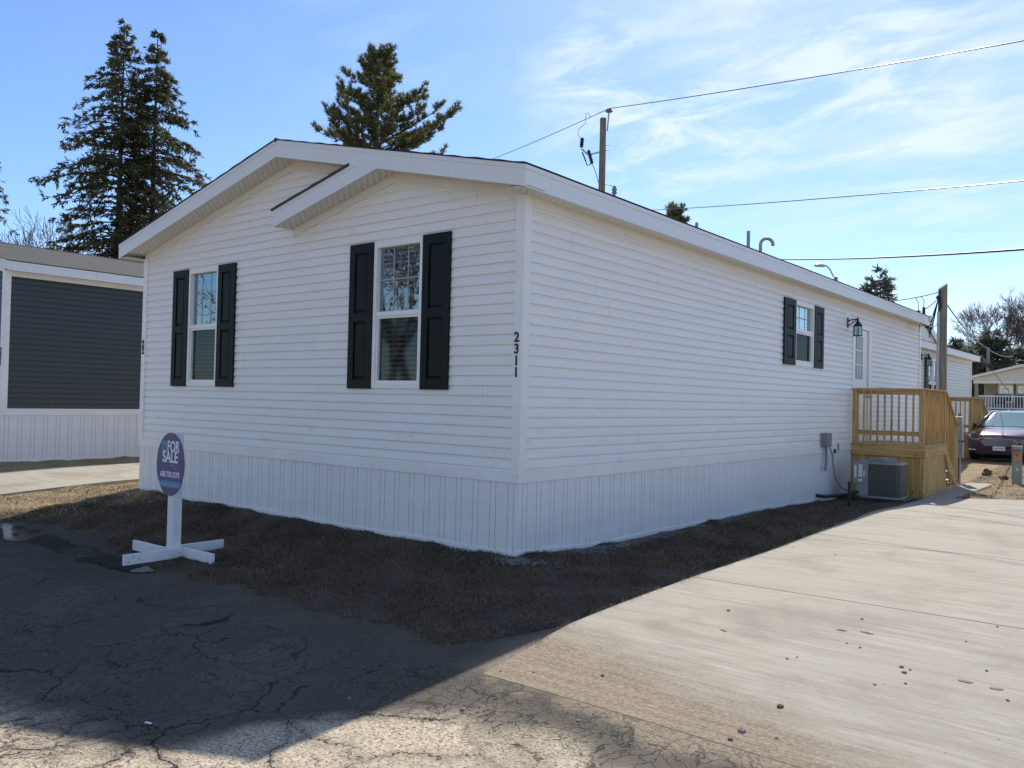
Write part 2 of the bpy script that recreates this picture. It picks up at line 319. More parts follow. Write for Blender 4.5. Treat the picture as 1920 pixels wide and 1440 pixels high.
base = q.mix(q.math('MULTIPLY', halo, q.rng(Y_, -2.9, -3.4)), base, (.10, .085, .068)); base = q.mix(crk, base, (.010, .009, .008))
wet = q.math('MULTIPLY', q.rng(q.n('ShaderNodeVectorMath', {0: q.n('ShaderNodeVectorMath', {0: q.n('ShaderNodeVectorMath', {0: p, 1: (4.3, 2.75, 0)}, operation='ADD').outputs[0], 1: (.30, 1., 0)}, operation='MULTIPLY').outputs[0]}, operation='LENGTH').outputs['Value'], .95, .35), 1.)
wet = q.math('MULTIPLY', wet, q.rng(wob2, .3, .6, .5, 1.)); base = q.mix(q.math('MULTIPLY', wet, .45), base, (.022, .020, .018))
q.col(base).set(Roughness=q.math('MULTIPLY_ADD', wet, -.1, .92), **{'Specular IOR Level': .25})
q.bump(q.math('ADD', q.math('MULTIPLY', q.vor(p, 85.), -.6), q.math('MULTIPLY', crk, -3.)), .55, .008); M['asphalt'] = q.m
def concrete(name, dirty):
    q = NM(name); p = q.pos(); s_ = q.sepxyz()
    stv = q.math('ADD', q.math('MULTIPLY', q.noise(q.pos((.45, 13, 1)), 1.3, 9, .78, .15), .45), q.math('MULTIPLY', q.noise(q.pos((1.2, 30, 1)), 1.6, 8, .8, .1), .55)); st2 = q.noise(q.pos((.5, 5, 1), (0, 0, R(4))), 1.5, 6, .65); fi = q.noise(p, 140, 3, .8); blot = q.noise(p, .9, 6, .65, .4)
    kst = q.rng(q.noise(p, .8, 4, .6), .38, .62, .30 if dirty else .05, .75 if dirty else .2); stm = q.math('MULTIPLY_ADD', q.math('SUBTRACT', stv, .5), kst, .5); base = q.mix(q.rng(stm, .38, .60), (.265, .238, .190), (.455, .415, .340)); base = q.mix(q.math('MULTIPLY', q.rng(st2, .45, .70), .55), base, (.27, .23, .18))
    base = q.mix(q.math('MULTIPLY', q.rng(blot, .46, .70), .55), base, (.20, .175, .14)); base = q.mix(q.math('MULTIPLY', q.rng(fi, .52, .70), .5), base, (.13, .115, .09)); base = q.mix(q.math('MULTIPLY', q.rng(q.noise(p, 70, 4, .8), .55, .7), .4), base, (.60, .56, .49))
    sp = q.math('MULTIPLY', q.rng(q.vor(p, 11.), .13, .07), q.rng(q.noise(p, 1.8, 2, .5), .50, .62)); base = q.mix(q.math('MULTIPLY', sp, .65), base, (.12, .095, .07))
    if dirty:
        e = q.math('ADD', s_[1], q.math('MULTIPLY', s_[0], .33)); e = q.math('ADD', e, q.math('MULTIPLY', q.math('SUBTRACT', q.noise(q.pos((1, 2.5, 1)), 2.0, 6, .65), .5), 1.2))
        d_ = q.rng(e, -.85, -1.55); base = q.mix(d_, base, q.mix(q.rng(q.math('ADD', q.math('MULTIPLY', q.noise(p, 40, 4, .7), .5), q.math('MULTIPLY', stv, .5)), .38, .62), (.15, .118, .085), (.34, .275, .195)))
    q.col(base).set(Roughness=.9, **{'Specular IOR Level': .25}); q.bump(q.math('ADD', stv, q.math('MULTIPLY', fi, .6)), .5, .004); return q.m
M['concrete'] = concrete('broom_concrete', True); M['concrete2'] = concrete('plain_concrete', False)
q = NM('water'); q.col((.020, .020, .018)).set(Roughness=q.rng(q.noise(q.pos(), 3, 4, .6), .4, .7, .02, .22)); q.bump(q.noise(q.pos((1, 2.5, 1)), 5, 2, .5), .12, .01); M['puddle'] = q.m
def blade(name, stops):
    q = NM(name); c = q.ramp(q.geo.outputs['Random Per Island'], stops); pt = q.noise(q.pos(), 1.5, 5, .62)
    c = q.mix(1., c, q.ramp(pt, [(.34, (.50, .50, .52)), (.5, (1., .98, .95)), (.66, (1.45, 1.35, 1.2))]), 'MULTIPLY')
    q.col(c).set(Roughness=.7, **{'Specular IOR Level': .2}); return q.m
M['blade_dark'] = blade('dormant_grass', [(0, (.034, .026, .016)), (.5, (.105, .076, .047)), (.82, (.19, .14, .088)), (.95, (.05, .06, .028)), (1., (.28, .22, .14))])
M['blade_straw'] = blade('straw_grass', [(0, (.13, .09, .05)), (.5, (.42, .31, .17)), (.85, (.62, .49, .30)), (1., (.17, .18, .08))])
M['blade_green'] = blade('green_sprouts', [(0, (.022, .034, .014)), (.6, (.045, .070, .028)), (1., (.10, .09, .05))])
M['gravel'] = blade('crushed_limestone', [(0, (.05, .048, .045)), (.5, (.13, .125, .115)), (1., (.30, .29, .27))])
M['stone'] = simple('grey_stone', (.24, .21, .18), .9, var=.3, vs=30, bump=.4, bscale=60)
M['mud'] = simple('mud_stain', (.22, .185, .14), .95, var=.3, vs=20)
M['clod'] = simple('dry_mud', (.13, .095, .065), .95, var=.3, vs=20, bump=.8, bscale=30, bd=.02)

# ------------------------------------------------------------------ terrain height
ctl = np.array([(2.06,-4.53,-.17),(0.4,-5.1,-.27),(2,-1.95,-.06),(2,-.67,-.02),(2,1,0),(2,4,.03),(2,7,.04),(1.5,11.5,-.12),(0,0,0),(-8.13,0,.07),(-4.5,0,.02),(-2.3,0,0),(0,1.36,-.06),(0,4.2,-.09),(0,8.5,-.13),(0,11.4,-.17),(-3.4,-2.2,-.12),(-8.5,0,.08),(-11.5,0,.12),(-13.5,0,.17),(-13.5,5,.17),(-8.13,6,.07),(1.5,15,-.1),(0,17.3,-.05),(3,12,0),(5,7,.08),(5,0,0),(5,-4,-.15),(6,-8,-.05),(0,-9,-.2),(-6,-5,-.25),(-10,-4,-.12),(2.5,23,.18),(6,26,.25),(-5,27,.2),(-20,27,.2),(-25,-5,-.1),(20,-5,-.1),(20,10,.1),(20,30,.3),(-5,-20,-.2),(15,-20,-.2),(-30,-20,-.2),(-30,10,.2),(0,45,.9),(5,45,.9),(-40,60,.8),(40,60,.9)])
def Kr(a, b): return np.sqrt(((a[:, None, :]-b[None, :, :])**2).sum(-1)+.5)
nc = len(ctl); A_ = np.zeros((nc+1, nc+1)); A_[:nc, :nc] = Kr(ctl[:, :2], ctl[:, :2]); A_[:nc, nc] = 1; A_[nc, :nc] = 1
wt = np.linalg.solve(A_, np.append(ctl[:, 2], 0))
def H(x, y):
    x = np.atleast_1d(np.asarray(x, float)); y = np.atleast_1d(np.asarray(y, float)); xx = np.clip(x, -60, 60); yy = np.clip(y, -40, 70)
    out = np.zeros(x.shape); f = np.stack([xx.ravel(), yy.ravel()], 1)
    r = np.concatenate([Kr(f[i:i+20000], ctl[:, :2]) @ wt[:nc] + wt[nc] for i in range(0, len(f), 20000)])
    return r.reshape(x.shape)
def h(x, y): return float(H(x, y)[0])
ROAD_E = np.array([(-60,-2.6),(-9,-2.7),(-6.96,-2.57),(-6.1,-2.2),(-4.8,-2.2),(-4.0,-2.4),(-2.9,-2.72),(-2.2,-2.6),(-.9,-2.53),(.6,-2.6),(1.4,-2.62),(1.7,-2.2),(1.9,-1.75),(2.3,-1.6),(6.6,-1.6),(7,-2.6),(60,-2.6)])
def road_edge(x): return np.interp(x, ROAD_E[:, 0], ROAD_E[:, 1]) + .05*np.sin(x*7.3)+.035*np.sin(x*17.1+1)+.02*np.sin(x*41)
DR_E = np.array([(-3.0, 2.08), (-2.45, 2.02), (-1.75, 1.93), (0, 1.93), (2.5, 1.90), (4.4, 1.86), (8, 1.72), (9.6, 1.62), (11.6, 1.52)])
def drive_x(y): return np.interp(y, DR_E[:, 0], DR_E[:, 1])
def axis_pts(lo, hi, step, far):
    a = list(np.arange(lo, hi+1e-6, step)); s = step; x = hi
    while x < far: s *= 1.35; x += s; a.append(x)
    s = step; x = lo
    while x > -far: s *= 1.35; x -= s; a.insert(0, x)
    return np.array(a)
def grid_faces(nx, ny):
    i, j = np.meshgrid(np.arange(nx-1), np.arange(ny-1), indexing='ij'); a = (i*ny+j).ravel(); return np.stack([a, a+ny, a+ny+1, a+1], 1)
def lumps(x, y): return .014*np.sin(x*4.7+1.3*np.sin(y*3.1))*np.sin(y*5.9+1.1*np.sin(x*2.3))+.012*np.sin(x*3.1+y*1.7)+.010*np.sin(x*5.3-y*4.1+2)+.008*np.sin(x*9.7+y*8.3)+.006*np.sin(x*17.+y*3)*np.sin(y*15.)
gx = axis_pts(-16, 8, .07, 600); gy = axis_pts(-3.6, 20, .07, 600)
GX, GY = np.meshgrid(gx, gy, indexing='ij'); HZ = H(GX, GY)
onroad = np.clip((road_edge(GX)-GY-.02)/.22, 0, 1); ondr = ((GX > drive_x(GY)+.05) & (GX < 6.5) & (GY < 11.2)).astype(float)
ondr = np.maximum(ondr, ((GX > -11.7) & (GX < -9.0)).astype(float)); ondr = np.maximum(ondr, ((GX > 1.3) & (GX < 2.1) & (GY > 11) & (GY < 15.9)).astype(float))
cov = np.maximum(onroad, ondr); GZ = HZ + (1-cov)*(lumps(GX, GY)-.010) - cov*.05
o = raw('ground', np.stack([GX, GY, GZ], -1).reshape(-1, 3), grid_faces(len(gx), len(gy)), M['lawn'], smooth=True); tag(o, kind='structure')
# road sheet
rx = axis_pts(-16, 8, .06, 300); ts = np.concatenate([[-.18], np.linspace(0, 1, 50)**1.2*4.5, 4.5+np.linspace(.02, 1, 24)**1.5*7])
RX, RT = np.meshgrid(rx, ts, indexing='ij'); RY = road_edge(RX)-RT; RZ = H(RX, RY)-.012*np.exp(-RT*6)
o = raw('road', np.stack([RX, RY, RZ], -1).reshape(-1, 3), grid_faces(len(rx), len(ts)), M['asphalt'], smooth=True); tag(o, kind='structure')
# our driveway: slabs cut by tooled joints, and the walk behind it
def slab(mb, xa, xb, y0, y1, dz=.02, n=18):
    """one concrete slab between y0 and y1; xa, xb may be functions of y"""
    ys = np.linspace(y0, y1, 12); fa = xa if callable(xa) else (lambda y: y*0+xa); fb = xb if callable(xb) else (lambda y: y*0+xb)
    rows = []
    for y in ys: xs = np.linspace(float(fa(y)), float(fb(y)), n); rows.append(np.stack([xs, xs*0+y, H(xs, xs*0+y)+dz*(min(1., max(.12, (y+2.95)/.9)) if dz == .02 else 1)], 1))
    top = np.array(rows); ny = len(ys); b = len(mb.v); mb.v += [tuple(v) for v in top.reshape(-1, 3)]
    for i in range(ny-1):
        for j in range(n-1): mb.f.append((b+i*n+j, b+i*n+j+1, b+(i+1)*n+j+1, b+(i+1)*n+j)); mb.sm.append(True)
    ring = [(0, j) for j in range(n)]+[(i, n-1) for i in range(1, ny)]+[(ny-1, j) for j in range(n-2, -1, -1)]+[(i, 0) for i in range(ny-2, 0, -1)]
    vs = [top[i, j] for i, j in ring]; lo = [v-np.array([0, 0, .12]) for v in vs]; k = len(vs)
    mb.add(vs+lo, [(a, (a+1) % k, k+(a+1) % k, k+a) for a in range(k)])
mb = MB(); js = [-2.98, .32, 3.4, 6.5, 9.4, 11.3]
for a, b in zip(js[:-1], js[1:]): slab(mb, drive_x, 6.5, a+.009, b-.009)
o = mb.build('driveway', M['concrete']); tag(o, kind='structure')
mb = MB(); slab(mb, 1.46, 2.02, 11.31, 15.8, .016, 5); o = mb.build('walkway', M['concrete2']); tag(o, kind='structure')
mb = MB()
for a, b in ((-2.7, 1.2), (1.21, 5.2), (5.21, 9.2), (9.21, 13)): slab(mb, -11.75, -9.0, a, b, .03, 8)
o = mb.build('driveway', M['concrete2']); tag(o, kind='structure')
mb = MB()
for a, b in ((23.3, 26), (26.01, 30)): slab(mb, .42, 5.5, a, b, .021, 8)
o = mb.build('driveway', M['concrete2']); tag(o, kind='structure')
# puddle in the low spot between lawn and road
pp = [(-7.3,-2.85),(-6.6,-2.62),(-6.0,-2.50),(-5.6,-2.60),(-5.2,-2.55),(-4.6,-2.62),(-4.2,-2.55),(-4.0,-2.60),(-3.6,-2.60),(-3.2,-2.68),(-2.75,-2.66),(-2.55,-2.74),(-2.75,-2.86),(-3.1,-2.92),(-3.5,-2.90),(-3.75,-2.98),(-4.1,-2.86),(-4.5,-2.93),(-5.0,-2.86),(-5.5,-3.02),(-6.0,-2.95),(-6.5,-3.12)]
pz = []
for i in range(len(pp)):
    a = np.array(pp[i]); b = np.array(pp[(i+1) % len(pp)])
    for t in np.linspace(0, 1, 6)[:-1]: w = a+(b-a)*t; pz.append((w[0]+.03*math.sin(w[0]*23+w[1]*9), w[1]+.025*math.sin(w[0]*31+1)))
bm = bmesh.new(); vs = [bm.verts.new((x, y, 0)) for x, y in pz]; bm.faces.new(vs); bmesh.ops.triangulate(bm, faces=bm.faces[:])
bmesh.ops.subdivide_edges(bm, edges=bm.edges[:], cuts=3, use_grid_fill=True)
for v in bm.verts: v.co.z = h(v.co.x, v.co.y)+.005
me = bpy.data.meshes.new('puddle'); bm.to_mesh(me); bm.free(); me.materials.append(M['puddle'])
for p_ in me.polygons: p_.use_smooth = True
o = bpy.data.objects.new('puddle', me); C.objects.link(o); tag(o, kind='structure')
# ------------------------------------------------------------------ manufactured homes
def siding(mb, O, U, N, u0, u1, z0, z1, lim=None, holes=(), expo=.1143, seed=1, gap=.0022, seams=True):
    """lap siding, every course real relief; lim(z)->(a,b) allowed u; holes (ua,ub,za,zb)"""
    O = Vector(O); U = Vector(U); N = Vector(N); rr = random.Random(seed)
    prof = [(0., .001), (.001, .020), (.05, .021), (.60, .0135), (.66, .011), (.86, .002), (1., .001)]
    nC = int(math.ceil((z1-z0)/expo)); cuts = []
    for k in range(nC):
        if k % 2 == 0:
            cuts = []
            if seams:
                x = u0 + rr.uniform(.8, 3.4)
                while x < u1-.3: cuts.append((x, x+gap)); x += rr.choice((3.66, 3.66, 3.66, 2.9))
        for (fa, oa), (fb, ob) in zip(prof[:-1], prof[1:]):
            za = z0+(k+fa)*expo; zb = z0+(k+fb)*expo
            if za >= z1: break
            zb = min(zb, z1)
            La, Ra = u0, u1; Lb, Rb = u0, u1
            if lim: l = lim(za); La, Ra = max(u0, l[0]), min(u1, l[1]); l = lim(zb); Lb, Rb = max(u0, l[0]), min(u1, l[1])
            if Ra <= La: continue
            if Rb < Lb: Lb = Rb = (La+Ra)/2
            cc = sorted(cuts+[(c-0, d) for c, d, e, f in holes if e < (za+zb)/2 < f])
            s = None; segs = []; cur = 'L'
            for c, d in cc:
                if d <= La or c >= Ra: continue
                if cur != 'L' and d <= cur: continue
                if cur == 'L' or c > cur: segs.append((cur, c))
                cur = d
            segs.append((cur, 'R'))
            for s_, e_ in segs:
                a0 = La if s_ == 'L' else s_; a1 = Ra if e_ == 'R' else e_; b0 = Lb if s_ == 'L' else max(s_, Lb); b1 = Rb if e_ == 'R' else min(e_, Rb)
                if a1-a0 < 1e-4: continue
                if b1 < b0: b0 = b1 = min(max((a0+a1)/2, Lb), Rb)
                mb.quad(O+U*a0+N*oa+Vector((0, 0, za)), O+U*a1+N*oa+Vector((0, 0, za)), O+U*b1+N*ob+Vector((0, 0, zb)), O+U*b0+N*ob+Vector((0, 0, zb)))
def skirting(mb, O, U, N, L, zt, ground, pitch=.256, start=.06, dep=.013):
    """vertical ribbed skirting panels following the ground"""
    O = Vector(O); U = Vector(U); N = Vector(N); g = .013; us = [-.012]; outs = [0]
    x = start; k = 0
    while x < L-.03:
        us += [x-g/2, x-g/2+.001, x+g/2-.001, x+g/2]; outs += [.0, -dep, -dep, .0]; x += (.080 if k % 2 == 0 else pitch-.080); k += 1
    us.append(L+.012); outs.append(0)
    vs = []; fs = []
    for u, o_ in zip(us, outs):
        p = O+U*u+N*(.012+o_); vs += [p+Vector((0, 0, ground(u)-.03)), p+Vector((0, 0, zt))]
    for i in range(len(us)-1): fs.append((2*i, 2*i+2, 2*i+3, 2*i+1))
    mb.add(vs, fs)
def wbox(mb, O, U, N, ua, ub, na, nb, za, zb):
    O = Vector(O); U = Vector(U); N = Vector(N); Z = Vector((0, 0, 1))
    vs = [O+U*u+N*n+Z*z for u in (ua, ub) for n in (na, nb) for z in (za, zb)]
    mb.add(vs, [(0, 1, 3, 2), (4, 6, 7, 5), (0, 4, 5, 1), (2, 3, 7, 6), (0, 2, 6, 4), (1, 5, 7, 3)])
def window(par, O, U, N, ua, ub, za, zb, shut=(.45, .45), zm=None, muntin=(2, 1), tilt=R(38), double=False):
    """single-hung window: frame, sash bars, two panes, blind, shutters"""
    zm = zm or (za+zb)/2
    e = MB(); f = .055
    for a, b, c, d in ((ua, ua+f, za, zb), (ub-f, ub, za, zb), (ua+f, ub-f, za, za+f+.01), (ua+f, ub-f, zb-.075, zb)): wbox(e, O, U, N, a, b, -.06, .034, c, d)
    wbox(e, O, U, N, ua+f, ub-f, -.05, .024, zm-.028, zm+.028)
    fr = e.build('window', M['trim'], par, .003)
    e = MB(); b = .028                                              # lower sash stands proud of the upper one
    for a_, b_, c, d in ((ua+f, ua+f+b, za+f+.01, zm-.028), (ub-f-b, ub-f, za+f+.01, zm-.028), (ua+f+b, ub-f-b, za+f+.01, za+f+.045), (ua+f+b, ub-f-b, zm-.058, zm-.028)): wbox(e, O, U, N, a_, b_, -.045, .010, c, d)
    e.build('sash', M['trim'], fr)
    nv, nh = muntin; e = MB(); lo = (za+f+.045, zm-.058); hi = (zm+.028, zb-.075)
    for (c, d), (aa, bb), nn in ((lo, (ua+f+b, ub-f-b), -.028), (hi, (ua+f, ub-f), -.033)):
        for i in range(nv): x = aa+(bb-aa)*(i+1)/(nv+1); wbox(e, O, U, N, x-.008, x+.008, nn+(.004 if c > zm else -.016), nn+(.008 if c > zm else -.012), c, d)
        for i in range(nh): z = c+(d-c)*(i+1)/(nh+1); wbox(e, O, U, N, aa, bb, nn+(.0085 if c > zm else -.0205), nn+(.0125 if c > zm else -.0165), z-.008, z+.008)
    e.build('glazing_bars', M['muntin'], fr)
    Zv = Vector((0, 0, 1)); Ov, Uv, Nv = Vector(O), Vector(U), Vector(N)
    e = MB(); e.quad(*[Ov+Uv*a+Nv*(-.030)+Zv*z for a, z in ((ua+f, hi[0]), (ub-f, hi[0]), (ub-f, hi[1]), (ua+f, hi[1]))]); e.build('pane', M['clear'], fr)
    e = MB(); e.quad(*[Ov+Uv*a+Nv*(-.024)+Zv*z for a, z in ((ua+f+b, lo[0]), (ub-f-b, lo[0]), (ub-f-b, lo[1]), (ua+f+b, lo[1]))]); e.build('pane', M['screen'], fr)
    e = MB(); z = za+.08; st = .060
    while z < zb-.06:
        c, s = math.cos(tilt)*.024, math.sin(tilt)*.024
        vs = [Ov+Uv*a+Nv*(-.085+n)+Zv*(z+q) for a in (ua+.05, ub-.05) for n, q in ((-c, s), (c, -s), (c, -s+.003), (-c, s+.003))]
        e.add(vs, [(0, 1, 5, 4), (3, 7, 6, 2), (1, 2, 6, 5), (0, 4, 7, 3)]); z += st
    e.build('blind', M['blind'], fr)
    e = MB()                                                        # room behind the glass
    wbox(e, O, U, N, ua-.2, ub+.2, -.75, -.74, za-.2, zb+.1); wbox(e, O, U, N, ua-.21, ua-.2, -.74, -.06, za-.2, zb+.1); wbox(e, O, U, N, ub+.2, ub+.21, -.74, -.06, za-.2, zb+.1)
    wbox(e, O, U, N, ua-.2, ub+.2, -.74, -.06, za-.21, za-.2); wbox(e, O, U, N, ua-.2, ub+.2, -.74, -.06, zb+.1, zb+.11); e.build('room_lining', M['interior'], fr)
    if shut:
        for s, w_ in ((0, shut[0]), (1, shut[1])):
            a, b2 = (ua-w_, ua-.002) if s == 0 else (ub+.002, ub+w_)
            e = MB(); r = .085*w_/.45+.02; t0, t1 = .018, .048; za_, zb_ = za-.005, zb+.005; mid = za_+(zb_-za_)*.49
            for c, d, g_, k_ in ((a, a+r, za_, zb_), (b2-r, b2, za_, zb_), (a+r, b2-r, za_, za_+.12), (a+r, b2-r, zb_-.12, zb_), (a+r, b2-r, mid-.055, mid+.055)): wbox(e, O, U, N, c, d, t0, t1, g_, k_)
            for c, d in ((za_+.12, mid-.055), (mid+.055, zb_-.12)):   # raised centre panels
                wbox(e, O, U, N, a+r, b2-r, t0, t0+.010, c, d)
                i0, i1 = .012, .038; P = lambda i, n: [Ov+Uv*x+Nv*n+Zv*zz for x, zz in ((a+r+i, c+i), (b2-r-i, c+i), (b2-r-i, d-i), (a+r+i, d-i))]
                lo_, hi_ = P(i0, t0+.010), P(i1, t1-.006); e.add(lo_+hi_, [(4, 5, 6, 7)]+[(k, (k+1) % 4, 4+(k+1) % 4, 4+k) for k in range(4)])
            e.build('shutter', M['shutter'], fr, .003)
    return fr
def roof(par, Wd, L, ze, slope, ohx, ohf, mat, y0=0, fas_h=.235, fas='fascia', soff='soffit', thick=.006):
    """gable roof, ridge along y. ze = height of the roof surface at the eave edge"""
    xr, xl = ohx, -Wd-ohx; xm = -Wd/2; zr = ze+slope*(xr-xm); ya, yb = y0-ohf, L+ohf
    e = MB(); n = 48; rr = random.Random(5); ys = np.linspace(ya-.02, yb+.02, n)
    for s in (1, -1):
        xe = xm+s*(Wd/2+ohx+.012)
        prof = [(xm, zr+.0), (xm+s*.01, zr)] + [(xm+(xe-xm)*t, zr-(zr-ze)*t*1.0+.008*((i % 2))) for i, t in enumerate(np.linspace(.03, 1, 26))]
        vs = []; 
        for j, y in enumerate(ys):
            for i, (x, z) in enumerate(prof): vs.append((x, y+(rr.uniform(-.004, .004) if j in (0, n-1) else 0), z+thick+rr.uniform(-.002, .002)))
        m_ = len(prof); fs = [(j*m_+i, j*m_+i+1, (j+1)*m_+i+1, (j+1)*m_+i) for j in range(n-1) for i in range(m_-1)]
        b = len(vs); 
        for x, y, z in list(vs): vs.append((x, y, z-thick-.004))
        fs += [(b+j*m_+i, b+(j+1)*m_+i, b+(j+1)*m_+i+1, b+j*m_+i+1) for j in range(n-1) for i in range(m_-1)]
        fs += [(i, b+i, b+i+1, i+1) for i in range(m_-1)]+[((n-1)*m_+i, (n-1)*m_+i+1, b+(n-1)*m_+i+1, b+(n-1)*m_+i) for i in range(m_-1)]
        fs += [(j*m_+m_-1, b+j*m_+m_-1, b+(j+1)*m_+m_-1, (j+1)*m_+m_-1) for j in range(n-1)]
        e.add(vs, fs)
    e.tube([(xm, ya-.02, zr-.004), (xm, yb+.02, zr-.004)], .03, 6)
    rf = e.build('roof', mat, par)
    # fascia: eaves (with a drip strip above) and rakes
    for s in (1, -1):
        e = MB(); x = xr if s > 0 else xl; q = 1 if s > 0 else -1
        e.box(min(x, x-q*.018), max(x, x-q*.018), ya+.0185, yb-.0185, ze-fas_h, ze-.055); e.box(min(x+q*.008, x-q*.02), max(x+q*.008, x-q*.02), ya-.003, yb+.003, ze-.055, ze-.006)
        e.box(min(x, x-q*.04), max(x, x-q*.04), ya+.0185, yb-.0185, ze-fas_h-.003, ze-fas_h)
        e.build('fascia', M[fas], rf)
        e = MB(); xi = 0 if s > 0 else -Wd; zs = ze-fas_h+.012
        e.box(min(xi, x-q*.02), max(xi, x-q*.02), ya+.019, yb-.019, zs-.006, zs); e.build('eave_soffit', M[soff], rf)
    for yy, q in ((ya, 1), (yb, -1)):
        for s in (1, -1):
            e = MB(); xe = xr if s > 0 else xl
            top = [(xm, zr-.006), (xe, ze-.006)]; P = lambda o1, o2: [(xm, zr-o1), (xe, ze-o1), (xe, ze-o2), (xm, zr-o2)]
            poly = P(.055, fas_h); e.prism(poly, (0, yy, 0), (1, 0, 0), (0, 0, 1), (0, 1, 0), .018*q)
            e.prism(P(.006, .055), (0, yy-.007*q, 0), (1, 0, 0), (0, 0, 1), (0, 1, 0), .02*q)
            e.build('fascia', M[fas], rf)
            e = MB(); zz = fas_h-.012; yin = y0 if q > 0 else L
            a0, a1 = sorted((yy+.018*q, yin))
            e.add([(xm, a0, zr-zz), (xe, a0, ze-zz), (xe, a1, ze-zz), (xm, a1, zr-zz), (xm, a0, zr-zz+.006), (xe, a0, ze-zz+.006), (xe, a1, ze-zz+.006), (xm, a1, zr-zz+.006)], [(0, 3, 2, 1), (4, 5, 6, 7), (0, 1, 5, 4), (2, 3, 7, 6), (1, 2, 6, 5)])
            e.build('rake_soffit', M[soff], rf)
    return rf, zr
def corner_posts(par, Wd, L, z0, z1):
    e = None
    for x, y, sx, sy in ((0, 0, 1, -1), (-Wd, 0, -1, -1), (0, L, 1, 1), (-Wd, L, -1, 1)):
        e = MB(); w = .095; a, b = sorted((x-sx*w, x+sx*.031)); c, d = sorted((y+sy*.006, y+sy*.031)); e.box(a, b, c, d, z0, z1)
        a, b = sorted((x+sx*.006, x+sx*.031)); c, d = sorted((y-sy*w, y+sy*.006)); e.box(a, b, c, d, z0, z1); e.build('corner_post', M['trim'], par, .003)
def home(root, Wd, L, zs, ze, gr, holesF, holesS, matname, seed, slope=.2338, ohx=.27, ohf=.35, roofmat='shingle_dark', fas_h=.235, expo=.1143, skm='skirt', y0=0):
    """gr(x,y): ground height in the home's local frame"""
    tag(root); zt = ze-fas_h; lim = lambda z: (-Wd+max(0, (z-(zt+slope*ohx))/slope), -max(0, (z-(zt+slope*ohx))/slope))
    zb = zs+.135; sides = (((-Wd, y0, 0), (1, 0, 0), (0, -1, 0), Wd, 'F'), ((0, y0, 0), (0, 1, 0), (1, 0, 0), L-y0, 'S'), ((0, L, 0), (-1, 0, 0), (0, 1, 0), Wd, 'B'), ((-Wd, L, 0), (0, -1, 0), (-1, 0, 0), L-y0, 'Lf'))
    for i, (O, U, N, ln, k) in enumerate(sides):
        e = MB(); hs = holesF if k == 'F' else holesS if k == 'S' else []
        gable = k in 'FB'; lm = (lambda z: (lim(z)[0]+Wd, lim(z)[1]+Wd)) if gable else None
        ztop = (ze-fas_h+slope*(Wd/2+ohx)) if gable else ze-fas_h+.01
        siding(e, O, U, N, 0, ln, zb, ztop, lm, hs, expo, seed+i, seams=k in 'FS'); e.build('wall', M[matname], root)
        e = MB(); g_ = lambda u: gr(O[0]+U[0]*u, O[1]+U[1]*u)
        skirting(e, O, U, N, ln, zs, g_); e.build('skirting', M[skm], root)
        e = MB(); n = 24; us = np.linspace(-.02, ln+.02, n)             # ground channel, slightly wavy
        for a, b in zip(us[:-1], us[1:]):
            za, zb_ = g_(a)+.012*math.sin(a*2.1+i), g_(b)+.012*math.sin(b*2.1+i); Ov, Uv, Nv = Vector(O), Vector(U), Vector(N); Z = Vector((0, 0, 1))
            vs = [Ov+Uv*u+Nv*n_+Z*z for u, zq in ((a, za), (b, zb_)) for n_ in (.0, .022) for z in (zq-.03, zq+.042)]
            e.add(vs, [(4, 6, 7, 5), (0, 1, 3, 2), (2, 3, 7, 6), (1, 5, 7, 3)])
        e.build('ground_channel', M['trim'], root)
        e = MB(); hh = .0                                               # cap band between siding and skirting, in two lengths
        cutu = ln*.46 if k == 'F' else ln*.62
        for a, b, w in ((-.0225, cutu, .0), (cutu+.004, ln+.0225, .003)): wbox(e, O, U, N, a, b, .0, .024+w, zs-.012, zs+.105); wbox(e, O, U, N, a, b, .0, .013, zs+.1055, zs+.134)
        e.build('trim_band', M['trim'], root, .003)
        if gable:
            for s in (1, -1):
                e = MB(); xm = -Wd/2; xe = 0 if s > 0 else -Wd; zc = lambda x, o_: ze+slope*(ohx+ (Wd/2-abs(x-xm)))-fas_h+.012-o_
                poly = [(xm, zc(xm, .0)), (xe, zc(xe, 0)), (xe, zc(xe, .105)), (xm, zc(xm, .105))]; yw = O[1]
                e.prism(poly, (0, yw, 0), (1, 0, 0), (0, 0, 1), (0, N[1], 0), .030); e.build('frieze_board', M['frieze'], root)
        else:
            e = MB(); wbox(e, O, U, N, 0.02, ln-.02, .0, .030, ze-fas_h-.10, ze-fas_h+.006); e.build('frieze_board', M['frieze'], root)
    corner_posts(root, Wd, L, zs+.07, ze-fas_h+.01) if y0 == 0 else None
    rf, zr = roof(root, Wd, L, ze, slope, ohx, ohf, M[roofmat], y0, fas_h)
    return rf
